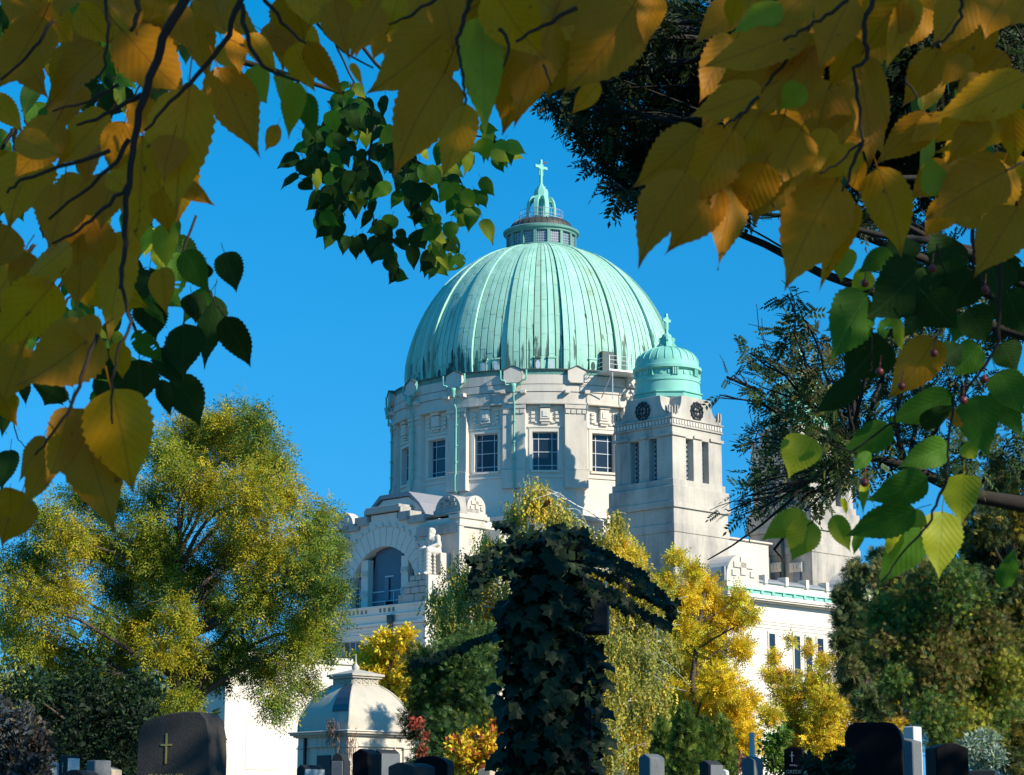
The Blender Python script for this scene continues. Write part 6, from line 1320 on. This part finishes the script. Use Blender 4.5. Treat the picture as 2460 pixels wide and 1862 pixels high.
# ---- small-leaved branch hanging in the middle, farther off (same green tree kind), its own tree behind
mid_ = empty('slender_hackberry', (-2.6, 6.6, 0)); tag(mid_, 'hackberry whose small-leaved green spray hangs left of the dome', 'tree'); invm = Matrix.Translation(-mid_.location)
mt = MB(); MY_ = 6.4
stems = [[(760, -30), (800, 90), (850, 200), (900, 300), (960, 380)], [(850, 200), (800, 320), (790, 420), (830, 520)], [(900, 300), (880, 420), (900, 540), (960, 640)], [(940, 350), (1020, 400), (1090, 450), (1140, 520)], [(1000, 250), (1080, 320), (1170, 330), (1200, 345)], [(870, 230), (800, 280), (760, 350), (740, 420)], [(960, 380), (1000, 480), (1050, 580), (1060, 620)], [(880, 420), (820, 470), (800, 560)]]
for s in stems:
    twig(mid_, s, MY_, .007, .002); 
    for i in range(len(s)-1):
        for q in range(6):
            t = q/6; px, py = s[i][0]+(s[i+1][0]-s[i][0])*t, s[i][1]+(s[i+1][1]-s[i][1])*t
            if py < 215: continue
            for _ in range(2):
                a = rF.gauss(math.pi/2+.1, .75); L = rF.uniform(38, 66); ox_, oy_ = rF.gauss(0, 24), rF.gauss(0, 20)
                right = px+ox_ > 1010; kind = rF.choices(('hd', 'hg', 'hl'), ((2, 5, 5) if right else (8, 3, 1.2)))[0]
                hleaf(mid_, (px+ox_, py+oy_), (px+ox_+L*math.cos(a), py+oy_+L*math.sin(a)), L*rF.uniform(.45, .7), MY_+rF.uniform(-.35, .35), kind, tilt=(rF.uniform(-.9, .9), -1, rF.uniform(-.6, .8)))
for b0, t0, w0, k0 in (((1100,790),(1130,930),90,'hl'),((1190,830),(1230,975),70,'hg'),((1090,1020),(1172,1130),70,'hg'),((1060,1100),(1130,1185),75,'hg'),((1100,1260),(1160,1410),80,'hl'),((920,1270),(910,1390),80,'hg'),((820,1390),(910,1570),60,'hl'),((790,1430),(770,1600),80,'hd'),((580,1440),(590,1560),45,'hg'),((490,1410),(455,1520),80,'hd'),((370,1350),(365,1500),75,'hd'),((300,1350),(300,1470),60,'hd'),((720,1320),(760,1440),120,'hd'),((250,1200),(235,1380),100,'hd'),((70,910),(110,1030),110,'hd'),((150,870),(190,970),90,'hd'),((60,1030),(120,1100),80,'hd'),((200,1060),(230,1170),80,'hd'),((1020,930),(1020,990),45,'hl')):
    hleaf(mid_, b0, t0, w0, MY_+rF.uniform(-.2, .2), k0, 700, 0, S_C)
limb(mt, (-2.5, 6.6, 4.3), W(760, -30, MY_), .05, .008, .05, 8, 7); limb(mt, W(760, -30, MY_)+Vector((-.05, 0, .03)), W(1000, 250, MY_), .007, .004, .05, 6, 6)
limb(mt, (-2.5, 6.6, 4.0), W(850, 200, MY_), .03, .006, .05, 8, 7)
o = mt.build('limb', M['twig'], mid_, smooth=True); o.matrix_parent_inverse = invm
tk = MB(); T0 = Vector(mid_.location); tk.tube([T0, T0+Vector((0, 0, 2)), T0+Vector((.08, 0, 4.3)), T0+Vector((.15, 0, 6))], [.15, .12, .09, .03], 10); tk.lathe([(.22, -.03), (.18, .15), (.15, .4)], 10, M=Matrix.Translation(T0)); o = tk.build('trunk', M['bark'], mid_, smooth=True); o.matrix_parent_inverse = invm
# ---- green hackberry with berries on the right
hr = empty('berried_hackberry', (2.1, 3.4, 0)); tag(hr, 'green hackberry with dark red berries hanging at the right', 'tree'); invr = Matrix.Translation(-hr.location)
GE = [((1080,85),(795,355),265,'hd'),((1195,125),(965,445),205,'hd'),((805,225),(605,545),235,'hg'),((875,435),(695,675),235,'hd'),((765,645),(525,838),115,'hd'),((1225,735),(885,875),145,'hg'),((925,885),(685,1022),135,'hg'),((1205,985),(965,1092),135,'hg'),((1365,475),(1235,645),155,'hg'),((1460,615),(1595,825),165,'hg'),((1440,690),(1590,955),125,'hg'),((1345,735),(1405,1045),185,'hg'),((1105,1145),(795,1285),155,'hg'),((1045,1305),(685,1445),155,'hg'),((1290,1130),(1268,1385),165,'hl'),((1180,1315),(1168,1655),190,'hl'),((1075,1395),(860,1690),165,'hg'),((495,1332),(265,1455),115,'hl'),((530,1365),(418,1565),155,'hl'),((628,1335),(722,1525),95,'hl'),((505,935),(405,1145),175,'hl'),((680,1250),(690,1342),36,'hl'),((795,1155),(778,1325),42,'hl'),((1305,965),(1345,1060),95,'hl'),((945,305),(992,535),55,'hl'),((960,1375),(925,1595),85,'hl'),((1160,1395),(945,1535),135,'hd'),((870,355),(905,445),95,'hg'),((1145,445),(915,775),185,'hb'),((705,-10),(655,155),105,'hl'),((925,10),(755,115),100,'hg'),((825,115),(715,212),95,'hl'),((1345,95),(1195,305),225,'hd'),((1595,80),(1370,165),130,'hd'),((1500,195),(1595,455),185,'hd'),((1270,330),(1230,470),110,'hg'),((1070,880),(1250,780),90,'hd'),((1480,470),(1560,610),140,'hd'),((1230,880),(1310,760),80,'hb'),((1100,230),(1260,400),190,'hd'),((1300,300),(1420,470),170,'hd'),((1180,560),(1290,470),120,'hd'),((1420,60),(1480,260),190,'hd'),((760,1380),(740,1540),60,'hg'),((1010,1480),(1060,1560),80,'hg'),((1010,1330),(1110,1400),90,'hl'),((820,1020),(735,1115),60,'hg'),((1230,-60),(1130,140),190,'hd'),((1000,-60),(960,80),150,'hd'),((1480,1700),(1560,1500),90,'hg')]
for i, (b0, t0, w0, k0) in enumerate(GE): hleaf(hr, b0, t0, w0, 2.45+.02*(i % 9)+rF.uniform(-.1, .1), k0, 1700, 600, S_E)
rt = hr
for pl, r0, r1, Y in (([(1460, -200), (1470, 200), (1465, 460), (1400, 580), (1300, 700), (1230, 780)], .0045, .0016, 2.4), ([(1330, -100), (1340, 100), (1400, 190), (1440, 260)], .004, .002, 2.42), ([(1200, 1140), (1160, 1260), (1110, 1380), (1000, 1500), (870, 1670)], .003, .0014, 2.38), ([(1230, 780), (1210, 990), (1200, 1150)], .0025, .002, 2.4), ([(610, 970), (720, 1020), (700, 1120), (640, 1250), (540, 1350), (500, 1390)], .002, .0013, 2.45), ([(830, 360), (830, 560), (810, 620)], .0018, .0012, 2.45), ([(930, 770), (960, 950), (990, 1030)], .002, .0012, 2.45), ([(810, 1040), (880, 1160)], .0022, .0016, 2.45), ([(1150, -30), (1170, 60), (1200, 110)], .0025, .0015, 2.42), ([(870, 840), (960, 760), (1000, 700)], .0022, .0014, 2.44), ([(720, 1020), (900, 880), (1100, 830), (1230, 780)], .002, .0014, 2.5)): twig(rt, pl, Y, r0, r1, 1700, 600, S_E)
twig(rt, [(1320, 300), (1400, 420), (1500, 500)], 2.5, .003, .002, 1500, 300, S_D)
t_ = NT('hackberry_fruit'); t_.principled((.13, .02, .02), .35); M['berry'] = t_.m
for bx, by in ((1390, 650), (1285, 757), (788, 1172), (1137, 520), (865, 613), (1130, 95), (975, 685), (790, 168), (1395, 200)):
    c = W(1700+bx*S_E, 600+by*S_E, 2.36); b = MB(); b.lathe([(.0045*math.sin(math.pi*k/8)+.00001, -.0045*math.cos(math.pi*k/8)) for k in range(9)], 10, M=Matrix.Translation(c)); b.tube([c+Vector((0, 0, .004)), c+Vector((.004, .01, .02))], .0006, 4); o = b.build('berry', M['berry'], hr, smooth=True); o.matrix_parent_inverse = invr
tk = MB(); T0 = Vector(hr.location); tk.tube([T0, T0+Vector((-.03, 0, 1.2)), T0+Vector((-.12, 0, 2.4)), T0+Vector((-.2, 0, 3.4)), T0+Vector((-.3, 0, 5))], [.16, .13, .11, .07, .03], 12); tk.lathe([(.24, -.03), (.19, .15), (.16, .4)], 12, M=Matrix.Translation(T0))
for a, b_ in (((1.95, 3.4, 2.5), tuple(W(2400, 500, 2.42))), ((1.97, 3.4, 2.2), tuple(W(2340, 550, 2.42))), ((1.95, 3.4, 2.6), (.3, 2.6, 2.5))): limb(tk, a, b_, .035, .005, .05, 9, 7)
o = tk.build('trunk', M['bark'], hr, smooth=True); o.matrix_parent_inverse = invr
cl = np.array([(random.uniform(.2, 2.6), random.uniform(2.0, 4.4), random.uniform(2.75, 4.4), random.uniform(.25, .5)) for _ in range(30)])
n = 1500; p, d, ci = clump_leaves(cl, n, .5)
o = scatter('crown', QUAD, p, d+rng.normal(size=(n, 3))*.5+np.array([0, 0, -.8]), rng.normal(size=(n, 3))*.6+np.array([0, -.3, .6]), .09*(.8+.4*rng.random(n)), pal(n, [(.06, .14, .015), (.09, .18, .02)], ci), M['leaf'], hr); o.matrix_parent_inverse = invr
# ---- leaves caught in mid-air
M['hr'] = mat_hleaf('russet_leaf', (.28, .07, .015), (.36, .11, .02), (.16, .05, .01), .35)
fm = leaf_mesh('hr', 5, .2, .3)
for (b0, t0, w0, Y, nm, lb) in (((1322, 1203), (1300, 1222), 13, 9.0, 'falling_leaf', 'russet leaf falling in front of the birch top'), ((1306, 394), (1319, 388), 4, 16.0, 'drifting_leaf', 'tiny dark leaf drifting beside the dome cross')):
    e = empty(nm, W(b0[0], b0[1], Y)); p0, p1 = W(*b0, Y), W(*t0, Y+.01)
    ax = (p1-p0); L = ax.length; o = put_leaf([fm], e, p0, ax, (.2, -1, .4), L, w0/PXM(Y, 2), 'blade'); tag(e, lb, 'leaf')
